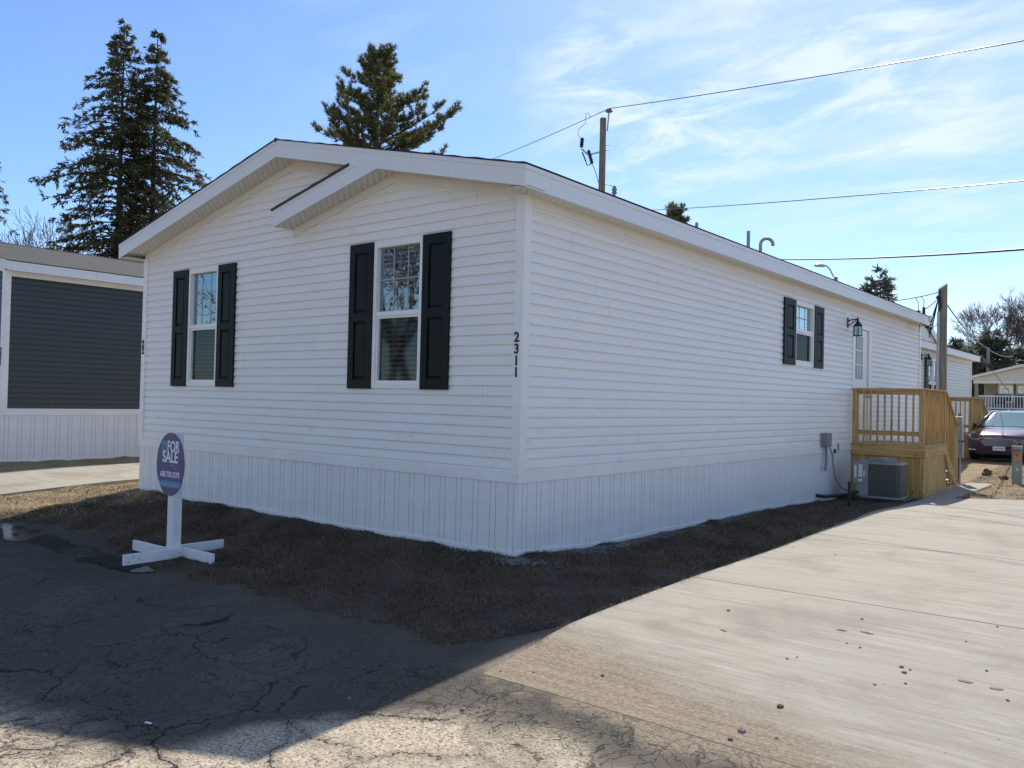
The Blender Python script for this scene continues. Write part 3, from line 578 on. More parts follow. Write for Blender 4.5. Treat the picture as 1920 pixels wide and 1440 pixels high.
def lantern(par, x, y, z, s=1.):
    """black coach lantern on a wall facing +x"""
    e = MB(); e.box(x, x+.02*s, y-.055*s, y+.055*s, z-.12*s, z+.10*s); e.tube([(x+.02*s, y, z+.03*s), (x+.10*s, y, z+.055*s), (x+.22*s, y, z+.06*s)], .014*s, 6); e.beam((x+.02*s, y, z-.08*s), (x+.2*s, y, z+.05*s), .014*s, .02*s)
    e.lathe([(0, .11*s), (.014*s, .10*s), (.012*s, .07*s), (.02*s, .06*s), (.022*s, .02*s), (.035*s, .0), (.10*s, -.085*s), (.105*s, -.10*s), (.08*s, -.10*s)], (x+.22*s, y, z), 6, False)
    b = e.build('wall_lamp', M['iron'], par, 0)
    e = MB(); cx = x+.22*s
    for k in range(6):
        a = math.pi/3*k; r0, r1 = .082*s, .092*s; e.beam((cx+r0*math.cos(a), y+r0*math.sin(a), z-.10*s), (cx+r1*math.cos(a), y+r1*math.sin(a), z-.30*s), .010*s, .010*s)
    e.lathe([(.0, -.30*s), (.104*s, -.30*s), (.104*s, -.318*s), (0, -.318*s)], (cx, y, z), 6, False); e.build('cage', M['iron'], b)
    e = MB(); e.lathe([(.074*s, -.10*s), (.084*s, -.30*s)], (cx, y, z), 6, False); e.build('lamp_glass', M['clear'], b)
    e = MB(); e.lathe([(.0, -.30*s), (.02*s, -.28*s), (.022*s, -.2*s), (.012*s, -.17*s), (0, -.16*s)], (cx, y, z), 8); e.build('bulb', M['blind'], b)
    return b

# ---- the white home on the corner
LH, WH = 17.3, 8.13
house = empty('mobile_home', (0, 0, 0), 0, 'large white vinyl sided home with black shutters and the number 2311, in the middle', 'house')
SF = lambda x: x+WH                                                  # front wall coordinate
hF = [(SF(-6.72)+.01, SF(-5.88)-.01, 1.81, 3.64), (SF(-2.38)+.01, SF(-1.51)-.01, 1.81, 3.64)]
hS = [(8.08, 9.05, 2.46, 3.635), (11.50, 12.84, .85, 3.54)]
rf = home(house, WH, LH, .80, 4.16, h, hF, hS, 'vinyl', 11)
FO, FU, FN = (-WH, 0, 0), (1, 0, 0), (0, -1, 0); SO, SU, SN = (0, 0, 0), (0, 1, 0), (1, 0, 0)
window(house, FO, FU, FN, SF(-2.38), SF(-1.51), 1.80, 3.645, (.45, .455), 2.735)
window(house, FO, FU, FN, SF(-6.72), SF(-5.88), 1.80, 3.645, (.45, .455), 2.735)
window(house, SO, SU, SN, 8.07, 9.06, 2.45, 3.64, (.56, .52), 3.10)
# small gable over the right half: its right slope lies in the main roof, the left slope steps down across the front
sl = .2338; xg, xe_ = -2.03, -4.09; zg = 4.223-sl*xg; ya = -.35
def zl(x, o_=0): return zg-sl*(xg-x)-o_
e = MB(); xs = np.linspace(xe_-.03, xg-.50, 14); rr = random.Random(3)
for a, b in zip(xs[:-1], xs[1:]):
    j = rr.uniform(0, .008); e.add([(a, ya-.022, zl(a)+.014+j), (b, ya-.022, zl(b)+.014+j), (b, 0, zl(b)+.014+j), (a, 0, zl(a)+.014+j), (a, ya-.022, zl(a)-.01), (b, ya-.022, zl(b)-.01), (b, 0, zl(b)-.01), (a, 0, zl(a)-.01)], [(0, 1, 2, 3), (4, 7, 6, 5), (0, 4, 5, 1), (0, 3, 7, 4), (1, 5, 6, 2)])
e.build('shingle_edge', M['shingle_dark'], rf)
xj = xg-.235/(2*sl)                                                  # where its fascia runs into the main one
e = MB(); e.prism([(xe_, zl(xe_, .055)), (xg-.375, zl(xg-.375, .055)), (xg+.012, zl(xg+.012, .235)), (xe_, zl(xe_, .235))], (0, ya+.003, 0), (1, 0, 0), (0, 0, 1), (0, 1, 0), .015)
e.prism([(xe_, zl(xe_, .0)), (xg-.503, zl(xg-.503, .0)), (xg-.387, zl(xg-.387, .055)), (xe_, zl(xe_, .055))], (0, ya-.003, 0), (1, 0, 0), (0, 0, 1), (0, 1, 0), .02)
e.box(xe_, xe_+.018, ya+.02, 0, zl(xe_, .235), zl(xe_, .0)); e.build('small_gable_fascia', M['fascia'], rf)
e = MB(); a, b = xe_+.018, xg-.0; o1 = .222
e.add([(a, ya+.018, zl(a, o1)), (b, ya+.018, zl(b, o1)), (b, 0, zl(b, o1)), (a, 0, zl(a, o1)), (a, ya+.018, zl(a, o1-.006)), (b, ya+.018, zl(b, o1-.006)), (b, 0, zl(b, o1-.006)), (a, 0, zl(a, o1-.006))], [(0, 3, 2, 1), (4, 5, 6, 7), (0, 1, 5, 4), (0, 4, 7, 3), (1, 2, 6, 5)]); e.build('rake_soffit', M['soffit'], rf)
e = MB(); e.prism([(xe_, zl(xe_, .222)), (xg, zl(xg, .222)), (xg, zl(xg, .327)), (xe_+.02, zl(xe_+.02, .327))], (0, 0, 0), (1, 0, 0), (0, 0, 1), (0, -1, 0), .034); e.build('frieze_board', M['frieze'], house)
# house numbers
for i, ch in enumerate('2311'): text_obj('house_number', ch, .15, M['black'], (-.045, -.032, 2.375-i*.128), (R(90), 0, 0), house, .006, .004, .95)
for i, ch in enumerate('22'): text_obj('house_number', ch, .155, M['black'], (-8.10, -.032, 2.50-i*.12), (R(90), 0, 0), house, .006, .008, .8)
# door with nine lights
e = MB()
for a, b, c, d in ((11.49, 11.60, .93, 3.55), (12.66, 12.86, .93, 3.55), (11.60, 12.66, 3.43, 3.55)): wbox(e, SO, SU, SN, a, b, -.05, .03, c, d)
dr = e.build('door', M['trim'], house, .003)
e = MB(); dz0, dz1 = .95, 3.42; gx0, gx1, gz0, gz1 = 11.78, 12.32, 2.32, 3.26
for a, b, c, d in ((11.62, gx0, dz0, dz1), (gx1, 12.64, dz0, dz1), (gx0, gx1, dz0, gz0), (gx0, gx1, gz1, dz1)): wbox(e, SO, SU, SN, a, b, -.045, -.005, c, d)
for i in (1, 2): x = gx0+(gx1-gx0)*i/3; wbox(e, SO, SU, SN, x-.012, x+.012, -.035, .0, gz0, gz1)
for i in (1, 2): z = gz0+(gz1-gz0)*i/3; wbox(e, SO, SU, SN, gx0, gx1, -.034, -.001, z-.012, z+.012)
for c, d in ((1.08, 1.55), (1.66, 2.2)): wbox(e, SO, SU, SN, 11.80, 12.05, -.007, .0, c, d); wbox(e, SO, SU, SN, 12.15, 12.45, -.007, .0, c, d)
e.build('door_leaf', M['trim'], dr, .003)
e = MB(); e.quad((-.03, gx0, gz0), (-.03, gx1, gz0), (-.03, gx1, gz1), (-.03, gx0, gz1)); e.build('pane', M['clear'], dr)
e = MB(); e.box(-.3, -.25, 11.4, 12.9, .9, 3.6); e.build('dark_hall', M['interior'], dr)
e = MB(); e.lathe([(0, 0), (.03, .0), (.03, .012), (.012, .02), (.012, .05), (.03, .06), (.03, .09), (0, .1)], (0, 0, 0), 12)
k = e.build('handle', M['galv'], dr); k.rotation_euler = (0, R(90), 0); k.location = (-.004, 12.57, 1.95)
lantern(house, .02, 11.12, 3.50, .95)
e = MB(); wbox(e, SO, SU, SN, 11.0, 11.24, .004, .022, 3.33, 3.70); e.build('lamp_block', M['trim'], house, .003)
# electrical disconnect with conduits
e = MB(); e.box(.02, .14, 9.56, 9.86, .92, 1.18); e.box(.14, .152, 9.55, 9.80, .91, 1.175); e.box(.02, .10, 9.86, 9.97, .95, 1.12); db = e.build('disconnect_box', M['grey_box'], house, .006)
e = MB(); e.tube([(.08, 9.70, .92), (.08, 9.72, .75), (.085, 9.70, .62), (.10, 9.64, .52), (.09, 9.60, .45)], .028, 8); e.build('conduit', M['grey_box'], db)
e = MB(); e.tube([(.08, 9.88, .92), (.12, 9.95, .75), (.14, 9.98, .5), (.16, 10.05, .25), (.22, 10.2, .08), (.35, 10.4, .0), (.46, 10.45, .05), (.5, 10.45, .15)], .016, 8); e.build('conduit', M['grey_box'], db)
e = MB(); e.box(.02, .05, 10.34, 10.41, .76, .84); e.build('outlet_box', M['black'], house, .004)
e = MB(); e.box(.024, .05, 10.56, 10.60, .80, .95); e.build('hose_bib', M['galv'], house)
# roof vents
def vent(x, y, pts, r, nm, m_):
    z0 = 4.223-sl*x; e = MB(); e.lathe([(r*2.2, -.03), (r*2.1, .01), (r*1.15, .05), (r*1.1, .07)], (x, y, z0+.02), 14); fl = e.build(nm, m_, rf)
    e = MB(); e.tube([(x+a, y+b, z0+c) for a, b, c in pts], r, 12); e.build('pipe', m_, fl)
vent(-1.17, 6.44, [(0, 0, 0), (0, 0, .42)], .029, 'vent_stack', M['pvc'])
vent(-1.27, 8.92, [(0, 0, 0), (0, 0, .68)], .034, 'vent_stack', M['pvc'])
ar = [(0, 0, 0), (0, 0, .46)]+[(.098*(1-math.cos(t)), .078*(1-math.cos(t)), .46+.125*math.sin(t)) for t in np.linspace(.2, math.pi, 9)]+[(.196, .156, .44)]
vent(-1.08, 9.08, ar, .033, 'gooseneck_vent', M['pvc'])

# ---- slate-sided neighbour on the left
hx, hy = -13.5, -.2
nh = empty('mobile_home', (hx, hy, 0), 0, 'dark slate sided home with white skirting and grey shingle roof, at the left edge', 'house')
home(nh, 8.13, 17, 1.15, 4.33, lambda x, y: h(x+hx, y+hy), [], [], 'vinyl_dark', 31, roofmat='shingle', fas_h=.19, ohx=.25, ohf=.05)
for i, ch in enumerate('2315'): text_obj('house_number', ch, .165, M['black'], (-.05, -.032, 2.48-i*.13), (R(90), 0, 0), nh, .006, .008, .8) if i < 3 else None
# ---- cream home beyond, with a cross gable over its entrance side
sx, sy = -1.2, 19.5
sh = empty('mobile_home', (sx, sy, 0), 0, 'cream sided home with a cross gable, beyond the wooden deck and the grey pole', 'house')
L2 = 11.3
rf2 = home(sh, 8.13, L2, .85, 3.88, lambda x, y: h(x+sx, y+sy), [], [(4.12, 5.58, 2.0, 3.42)], 'vinyl_cream', 51, roofmat='shingle', fas_h=.22, ohx=.27, ohf=.35)
window(sh, SO, SU, SN, 4.10, 4.84, 1.98, 3.43, None, 2.6); window(sh, SO, SU, SN, 4.86, 5.60, 1.98, 3.43, None, 2.6)
e = MB()
for ua, ub in ((3.62, 4.08), (5.62, 6.08)): wbox(e, SO, SU, SN, ua, ub, .018, .05, 1.98, 3.44); wbox(e, SO, SU, SN, ua+.08, ub-.08, .05, .06, 2.08, 2.65); wbox(e, SO, SU, SN, ua+.08, ub-.08, .05, .06, 2.77, 3.34)
e.build('shutter', M['shutter'], sh, .004)
lantern(sh, .02, 3.2, 3.42, 1.)
# cross gable facing +x : peak at local y = 1.6, right end at 4.9
e = MB(); yp, zp, ye, zE = 2.3, 4.74, 4.8, 3.87; x0_, x1_ = -3.2, .30
for s in (1, -1):
    yq = yp+s*(ye-yp)
    if s < 0: yq = max(yq, -.36); 
    zq = zp-(zp-zE)*abs(yq-yp)/(ye-yp)
    e.add([(x0_, yp, zp), (x1_, yp, zp), (x1_, yq, zq), (x0_, yq, zq), (x0_, yp, zp+.03), (x1_, yp, zp+.03), (x1_, yq, zq+.03), (x0_, yq, zq+.03)], [(0, 3, 2, 1), (4, 5, 6, 7), (1, 2, 6, 5), (2, 3, 7, 6), (0, 1, 5, 4)])
gb = e.build('cross_gable_roof', M['shingle'], rf2)
e = MB(); e.quad((x0_, yp, zp-.03), (x1_, yp, zp-.03), (x1_, ye, zE-.03), (x0_, ye, zE-.03)); e.quad((0, yp, zp-.2), (x1_, yp, zp-.2), (x1_, ye, zE-.2), (0, ye, zE-.2)); e.build('rake_soffit', M['frieze'], gb)
e = MB(); e.prism([(yp, zp), (ye, zE), (ye, zE-.22), (yp, zp-.24)], (x1_, 0, 0), (0, 1, 0), (0, 0, 1), (1, 0, 0), .02); e.prism([(yp, zp), (-.36, zp-(zp-zE)*(yp+.36)/(ye-yp)), (-.36, zp-(zp-zE)*(yp+.36)/(ye-yp)-.23), (yp, zp-.24)], (x1_, 0, 0), (0, 1, 0), (0, 0, 1), (1, 0, 0), .02); e.build('fascia', M['fascia'], gb)
e = MB(); e.prism([(yp, zp-.03), (ye, zE-.03), (0, zE-.03)], (.235, 0, 0), (0, 1, 0), (0, 0, 1), (1, 0, 0), .02); e.build('gable_siding', M['vinyl_cream'], gb)
# ---- tan house with a front porch, far behind the car
D3 = 50; pL = at(1832, 790, D3); dx3 = Vector((1, .12, 0)).normalized()
th = empty('porch_house', (pL.x+3.3, pL.y, .9), math.atan2(.12, 1)*0, 'tan house with a wide gabled porch and railing behind the maroon car', 'house')
e = MB(); siding(e, (-3.3, 2.2, 0), (1, 0, 0), (0, -1, 0), 0, 9, .8, 2.9, None, [(.75, 1.55, 1.3, 2.45), (1.70, 2.5, 1.3, 2.45)], .16, 3, seams=False); e.build('wall', M['vinyl_tan'], th)
e = MB(); siding(e, (-3.3, 9, 0), (0, -1, 0), (-1, 0, 0), 0, 6.8, .8, 2.9, None, [], .16, 3, seams=False); e.build('wall', M['vinyl_tan'], th)
for ua in (.75, 1.70): window(th, (-3.3, 2.2, 0), (1, 0, 0), (0, -1, 0), ua, ua+.8, 1.3, 2.45, None)
e = MB(); e.prism([(-3.5, 2.68), (-1, 3.34), (1.5, 2.68), (1.5, 2.42), (-3.5, 2.42)], (0, -.1, 0), (1, 0, 0), (0, 0, 1), (0, 1, 0), .12); e.build('gable_panel', M['vinyl_cream'], th)
e = MB(); e.box(-3.5, 1.5, -.12, .04, 2.40, 2.56); e.build('porch_beam', M['frieze'], th)
e = MB()
for s in (1, -1): e.add([(-1, -.45, 3.50), (-1+s*2.75, -.45, 2.78), (-1+s*2.75, 9, 2.78), (-1, 9, 3.50), (-1, -.45, 3.36), (-1+s*2.75, -.45, 2.64), (-1+s*2.75, 9, 2.64), (-1, 9, 3.36)], [(0, 1, 2, 3), (4, 7, 6, 5), (0, 4, 5, 1), (1, 5, 6, 2)])
e.build('roof', M['frieze'], th)
e = MB(); e.box(1.7, 6.0, -.3, 9, 2.6, 2.72); e.build('side_roof', M['frieze'], th)
e = MB(); e.box(-3.6, 5.6, -.1, 2.2, .72, .84); e.build('porch_floor', M['trim'], th)
e = MB(); e.box(-3.6, 5.6, -.06, -.02, -.3, .715); e.build('skirting', M['skirt'], th)
for x in (-3.35, -.35, 2.6): e = MB(); e.box(x-.09, x+.09, -.05, .11, .84, 2.42); e.build('porch_post', M['vinyl_tan'], th)
e = MB(); e.box(-3.4, 4.6, -.03, .04, 1.62, 1.70); e.box(-3.4, 4.6, -.02, .03, .92, .98)
for i in range(54): x = -3.3+i*.147; e.box(x-.02, x+.02, -.015, .025, .98, 1.62)
e.build('porch_railing', M['white_paint'], th)
for cxx, lb_ in ((-2.3, 'dark porch chair left of the far house windows'), (-1.2, 'dark porch chair under the far house windows')):
    ch = empty('porch_chair', (th.location.x+cxx, th.location.y+.9, th.location.z+.84), 0, lb_, 'chair')
    e = MB(); e.box(-.3, .3, -.3, .3, .36, .44); e.build('seat', M['black'], ch, .02); e = MB(); e.box(-.3, .3, .22, .3, .44, .95); e.build('backrest', M['black'], ch, .02)
    for qx in (-.26, .26):
        for qy in (-.26, .26): e = MB(); e.box(qx-.025, qx+.025, qy-.025, qy+.025, 0, .36); e.build('leg', M['black'], ch)
# ------------------------------------------------------------------ treated-pine deck at the side door
def deck(x0, y0, fz, rz, Wx, Wy, run, zg, label, group):
    """platform with railings, skirt boards and a stair running towards +y; fz floor, rz rail height, zg ground"""
    d = empty('wooden_deck', (x0, y0, 0), 0, label, 'deck', group); X, Y, Z = M['pine_x'], M['pine_y'], M['pine_z']
    g = zg
    for px, py, top in ((.07, .06, rz-.03), (Wx-.05, .06, rz-.03), (Wx-.05, Wy, rz-.03), (Wx-.05, Wy+run-.06, rz-.83)):
        e = MB(); e.box(px-.048, px+.048, py-.048, py+.048, g, top); e.build('post', Z, d, .004)
    e = MB(); e.box(.01, Wx+.02, -.02, .10, rz-.035, rz); e.build('hand_rail', X, d, .004)
    e = MB(); e.box(Wx-.12, Wx+.02, .10, Wy+.06, rz-.035, rz); e.build('hand_rail', Y, d, .004)
    e = MB(); e.beam((Wx-.05, Wy+.02, rz-.02), (Wx-.05, Wy+run, rz-.86), .14, .035); e.build('hand_rail', Y, d, .004)
    e = MB(); e.beam((Wx-.05, Wy+.04, rz-.09), (Wx-.05, Wy+run-.08, rz-.88), .035, .09); e.build('rail', Y, d)
    for z in (rz-.135, fz+.18): 
        e = MB(); e.box(.12, Wx-.10, .045, .083, z, z+.095); e.build('rail', X, d, .003)
        e = MB(); e.box(Wx-.083, Wx-.045, .10, Wy-.05, z, z+.095); e.build('rail', Y, d, .003)
    nb = 8
    for i in range(nb):
        x = .20+(Wx-.34)*(i+.3)/(nb-.2); e = MB(); e.box(x-.018, x+.018, .008, .044, fz+.02, rz-.04); e.build('baluster', Z, d, .002)
    n = int((Wy-.15)/.125)
    for i in range(n):
        y = .14+(Wy-.22)*(i+.5)/n; e = MB(); e.box(Wx-.044, Wx-.008, y-.018, y+.018, fz-.10, rz-.04); e.build('baluster', Z, d, .002)
    for i in range(9):
        t = (i+.6)/9; y = Wy+.03+(run-.12)*t; zt = rz-.03-.84*(t*(run-.12)+.03)/run; e = MB(); e.box(Wx-.044, Wx-.008, y-.018, y+.018, max(g+.12, fz-.30-.95*t), zt-.02); e.build('baluster', Z, d, .002)
    k = 0; x = .0
    while x < Wx+.01:                                               # deck boards run along y
        e = MB(); w = min(.138, Wx+.03-x); e.box(x, x+w, -.03, Wy+.07, fz-.035, fz); e.build('deck_board', Y, d, .003); x += .144
    e = MB(); e.box(-.0, Wx+.035, -.028, .01, fz-.245, fz-.04); e.build('rim_board', X, d, .003)
    e = MB(); e.box(Wx, Wx+.035, .012, Wy+.05, fz-.245, fz-.04); e.build('rim_board', Y, d, .003)
    xs = np.arange(.12, Wx-.1, .142)
    for i, x in enumerate(xs): e = MB(); e.box(x, min(x+.1408, Wx-.10), .03, .046, g+.0, fz-.25); e.build('skirt_board', Z, d)
    for i, y in enumerate(np.arange(.115, Wy+.1, .142)): e = MB(); e.box(Wx-.03, Wx-.012, y, y+.1408, g, fz-.25); e.build('skirt_board', Z, d)
    e = MB(); e.box(Wx-.010, Wx+.03, .0, Wy+run-.05, g-.02, g+.11); e.build('kick_board', Y, d, .003)
    e = MB(); e.box(.0, .14, -.025, .02, g+.06, g+.17); e.build('kick_board', X, d, .003)
    for xx in (.12, Wx-.03): e = MB(); e.beam((xx, Wy-.05, fz-.12), (xx, Wy+run-.12, g+.16), .038, .23); e.build('stringer', Y, d)
    ns = 4
    for i in range(ns):
        t = (i+1)/(ns+1); z = fz-(fz-g)*t; y = Wy+run*(t-.12); e = MB(); e.box(.08, Wx-.01, y-.02, y+.28, z-.035, z); e.build('stair_tread', X, d, .003)
    e = MB(); e.beam((Wx+.03, Wy+.0, fz-.30), (Wx+.03, Wy+.42, g+.18), .03, .09); e.build('brace', Z, d, .003)
    return d
deck(.02, 11.49, .95, 2.12, 1.43, 1.95, 1.35, -.15, 'yellow pine deck with railing and stairs at the door of the white home', 'pine decks')
deck(sx+.02, 23.3, .95, 2.12, 1.38, 1.6, 1.9, .12, 'wooden deck with sloping stair rail, farther back beside the cream home', 'pine decks')
# ------------------------------------------------------------------ air conditioner
AX, AY, AZ = .93, 10.56, -.10
ac = empty('air_conditioner', (AX, AY, AZ), R(2), 'grey outdoor air conditioner standing on a black pad before the deck', 'air conditioner')
e = MB(); e.box(-.50, .47, -.44, .44, -.06, .03); e.build('pad', M['black'], ac, .012)
def rrect(w, d, r, n=5):
    out = []
    for cx, cy, a0 in ((w-r, d-r, 0), (-w+r, d-r, 90), (-w+r, -d+r, 180), (w-r, -d+r, 270)):
        for k in range(n+1): a = R(a0+90*k/n); out.append((cx+r*math.cos(a), cy+r*math.sin(a)))
    return out
def shell(e, poly, z0, z1, cap=True):
    n = len(poly); vs = [(x, y, z0) for x, y in poly]+[(x, y, z1) for x, y in poly]; fs = [(i, (i+1) % n, n+(i+1) % n, n+i) for i in range(n)]
    e.add(vs, fs); 
    if cap: e.add(vs, [tuple(range(n))[::-1], tuple(range(n, 2*n))])
q = NM('coil_grille'); s_ = q.sepxyz(q.tc.outputs['Object']); g1 = q.math('ABSOLUTE', q.math('SUBTRACT', q.math('FRACT', q.math('MULTIPLY', q.math('ADD', s_[0], s_[1]), 30.)), .5)); g2 = q.math('ABSOLUTE', q.math('SUBTRACT', q.math('FRACT', q.math('MULTIPLY', s_[2], 42.)), .5))
gr_ = q.math('MAXIMUM', q.rng(g1, .36, .44), q.rng(g2, .34, .44)); q.col(q.mix(gr_, (.035, .036, .032), (.21, .215, .19))).set(Roughness=.5, Metallic=.3); q.bump(gr_, .8, .008); M['coil'] = q.m
M['ac_grey'] = simple('ac_casing', (.27, .275, .27), .42, var=.05)
e = MB(); shell(e, rrect(.385, .355, .09), .045, .70); e.build('coil_guard', M['coil'], ac)
e = MB(); shell(e, rrect(.395, .365, .095), .03, .065); shell(e, rrect(.395, .365, .095), .695, .735); 
for x, y in ((.372, -.345), (.372, .345)): pass
e.build('casing', M['ac_grey'], ac, .006)
e = MB(); e.box(-.43, -.20, -.385, -.30, .06, .70); e.box(-.47, -.235, -.40, -.384, .30, .74); sp = e.build('service_panel', M['ac_grey'], ac, .006)
lb = simple('paper_label', (.72, .73, .72), .5, var=.05)
e = MB(); e.box(-.37, -.30, -.407, -.4015, .34, .68); e.box(-.285, -.245, -.407, -.4015, .45, .56); e.box(-.455, -.41, -.407, -.4015, .42, .66); e.build('label_sticker', lb, sp)
e = MB(); e.box(-.36, -.31, -.410, -.4072, .40, .43)
for k in range(5): e.box(-.28, -.25, -.4095, -.4072, .47+k*.018, .475+k*.018)
e.build('label_print', M['black'], sp)
e = MB()
for r_ in np.linspace(.07, .29, 8): e.tube([(r_*math.cos(a), r_*math.sin(a), .735+.075*(1-(r_/.32)**2)) for a in np.linspace(0, 2*math.pi, 33)], .004, 5, False)
for k in range(10): a = k*math.pi/5; e.tube([(.06*math.cos(a), .06*math.sin(a), .812), (.31*math.cos(a), .31*math.sin(a), .742)], .005, 5)
e.lathe([(0, .82), (.075, .818), (.085, .80), (0, .80)], (0, 0, 0), 16); e.build('fan_guard', M['galv'], ac)
e = MB(); e.lathe([(.30, .737), (.30, .70), (.29, .70), (.29, .60), (0, .60)], (0, 0, 0), 24)
for k in range(4): a = k*math.pi/2+.4; e.add([(.05*math.cos(a), .05*math.sin(a), .68), (.27*math.cos(a-.25), .27*math.sin(a-.25), .70), (.27*math.cos(a+.25), .27*math.sin(a+.25), .65), (.05*math.cos(a+.5), .05*math.sin(a+.5), .64)], [(0, 1, 2, 3)])
e.build('fan', M['black'], ac)
e = MB(); hl = lambda x, y, z: (x, y, h(x, y)+z)
e.tube([hl(.02, 9.35, .12), hl(.15, 9.4, .10), hl(.3, 9.7, .11), hl(.45, 10.0, .13), hl(.5, 10.15, .15), hl(.62, 10.22, .2)], .035, 8); k = e.build('refrigerant_line', M['black']); tag(k, 'black insulated pipe running from the white skirting to the air conditioner', 'pipe')
sx_, sy_ = .92, 8.45; e = MB(); e.tube([(sx_, sy_, h(sx_, sy_)-.1), (sx_, sy_, h(sx_, sy_)+.40)], .03, 10); e.lathe([(.036, .40), (.036, .44), (0, .45)], (sx_, sy_, h(sx_, sy_)), 10); k = e.build('standpipe', M['black']); tag(k, 'short black standpipe sticking out of the side lawn near the air conditioner', 'pipe')

# ------------------------------------------------------------------ for-sale sign
px_, py_ = -3.05, -2.25; zg_ = h(px_, py_)
sg = empty('for_sale_sign', (px_, py_, zg_), 0, 'purple oval for sale sign on a white post with a wooden cross foot', 'sign')
PZ = 1.37; wp = M['white_paint']
e = MB(); e.box(-.055, .055, -.055, .055, .0, PZ); e.build('post', wp, sg, .004)
for a in ((.056, .096, -.60, .055, 0, .11), (.056+.0, .66, .056, .096, 0, .11), (-.096, -.056, -.055, .66, 0, .11), (-.72, -.056, -.096, -.056, 0, .11)):
    e = MB(); e.box(*a); k = e.build('foot', wp, sg, .003)
e = MB()
for yb, zb in ((-.55, .03), (-.50, .08), (-.44, .05), (.02, .06), (-.05, .04)): e.box(.0955, .0975, yb-.006, yb+.006, zb-.006, zb+.006)
e.build('screws', M['black'], sg)
M['purple'] = NM('purple_print').col((.060, .052, .20)).set(Roughness=.35).m; M['teal'] = NM('teal_print').col((.055, .24, .40)).set(Roughness=.4).m; M['teal2'] = NM('pale_teal_print').col((.16, .42, .55)).set(Roughness=.4).m
M['print_white'] = NM('white_print').col((.80, .80, .84)).set(Roughness=.4).m
cz = 1.025; ra, rb = .285, .345
ring = [(ra*math.cos(t), rb*math.sin(t)) for t in np.linspace(0, 2*math.pi, 49)[:-1]]
e = MB(); e.prism(ring, (0, -.062, cz), (1, 0, 0), (0, 0, 1), (0, -1, 0), .008); pn = e.build('sign_board', M['purple'], sg)
def strip(zb_, zt_): 
    w = lambda z: ra*math.sqrt(max(0, 1-(z/rb)**2)); return [(-w(zb_), zb_), (w(zb_), zb_), (w((zb_+zt_)/2), (zb_+zt_)/2), (w(zt_), zt_), (-w(zt_), zt_), (-w((zb_+zt_)/2), (zb_+zt_)/2)]
e = MB(); e.prism([(x*.995, y) for x, y in strip(-.255, -.185)], (0, -.0703, cz), (1, 0, 0), (0, 0, 1), (0, -1, 0), .0012); e.build('web_band', M['teal'], pn)
e = MB(); e.prism([(-.175, .13), (-.075, .13), (-.075, .252), (-.175, .252)], (0, -.0703, cz), (1, 0, 0), (0, 0, 1), (0, -1, 0), .0012); e.prism([(-.175, .085), (-.135, .13), (-.175, .13)], (0, -.0703, cz), (1, 0, 0), (0, 0, 1), (0, -1, 0), .0012); e.build('logo', M['teal'], pn)
e = MB(); e.prism([(-.143, .16), (-.105, .16), (-.105, .195), (-.124, .222), (-.143, .195)], (0, -.0718, cz), (1, 0, 0), (0, 0, 1), (0, -1, 0), .001); e.build('logo', M['purple'], pn)
RX = (R(90), 0, 0)
def sgt(nm, s, size, m, x, z, bold, sxx): return text_obj(nm, s, size, m, (x, -.0712, cz+z), RX, pn, .0008, bold, sxx)
sgt('lettering', 'FOR', .165, M['print_white'], .058, .19, .0035, .80); sgt('lettering', 'SALE', .175, M['print_white'], .0, .075, .004, .86)
sgt('lettering', '608.758.3570', .085, M['print_white'], .0, -.115, .0012, .86); sgt('lettering', 'Roostandhomesales.com', .047, M['teal2'], -.005, -.218, .0008, .88)
e = MB(); tt = np.linspace(0, 1, 20); wv = lambda t: (.0+.17*t, -.022+.018*math.sin(t*2*math.pi)+(-.012)*t)
for a, b in zip(tt[:-1], tt[1:]):
    (xa, za), (xb, zb2) = wv(a), wv(b); wa, wb = .010*math.sin(math.pi*a)+.002, .010*math.sin(math.pi*b)+.002; e.quad((xa, -.0715, cz+za-wa), (xb, -.0715, cz+zb2-wb), (xb, -.0715, cz+zb2+wb), (xa, -.0715, cz+za+wa))
e.build('logo', M['teal'], pn)
e = MB()
for z in (.322, -.322): e.box(-.006, .006, -.073, -.070, cz+z-.006, cz+z+.006)
e.build('screws', M['galv'], pn)

# ------------------------------------------------------------------ utility poles and wires
def catenary(a, b, sag, n=24):
    a = Vector(a); b = Vector(b); return [a.lerp(b, t)-Vector((0, 0, sag*4*t*(1-t))) for t in np.linspace(0, 1, n)]
def wire(a, b, sag, r, label, m='black', group=None):
    e = MB(); e.tube(catenary(a, b, sag), r, 5); k = e.build('overhead_wire', M[m]); return tag(k, label, 'wire', group)
P1 = at(1131, 222, 30); g1 = h(P1.x, P1.y)
up1 = empty('utility_pole', (P1.x, P1.y, g1), 0, 'tall weathered wooden pole with transformer and top insulator, behind the white roof', 'utility pole', 'utility poles')
T = P1.z-g1; e = MB(); e.tube([(0, 0, -.3), (0, 0, T*.5), (0, 0, T)], [.15, .135, .112], 14); e.build('shaft', M['pole'], up1)
rv = Vector((r2[0], r2[1], 0)).normalized(); nv = Vector((-rv.y, rv.x, 0))
def lp(a, b, c): return rv*a+nv*b+Vector((0, 0, c))
pt = at(1143, 205, 30)-Vector((P1.x, P1.y, g1))
e = MB(); e.beam(lp(.15, -.02, T-.45), lp(.20, -.02, T+.22), .05, .05); e.build('top_bracket', M['galv'], up1)
e = MB(); o_ = lp(.20, -.02, T+.20); e.lathe([(0, 0), (.05, 0), (.13, .03), (.13, .06), (.06, .07), (.09, .10), (.09, .13), (.03, .15), (0, .15)], o_, 14); e.build('insulator', simple('porcelain_brown', (.24, .15, .12), .3), up1)
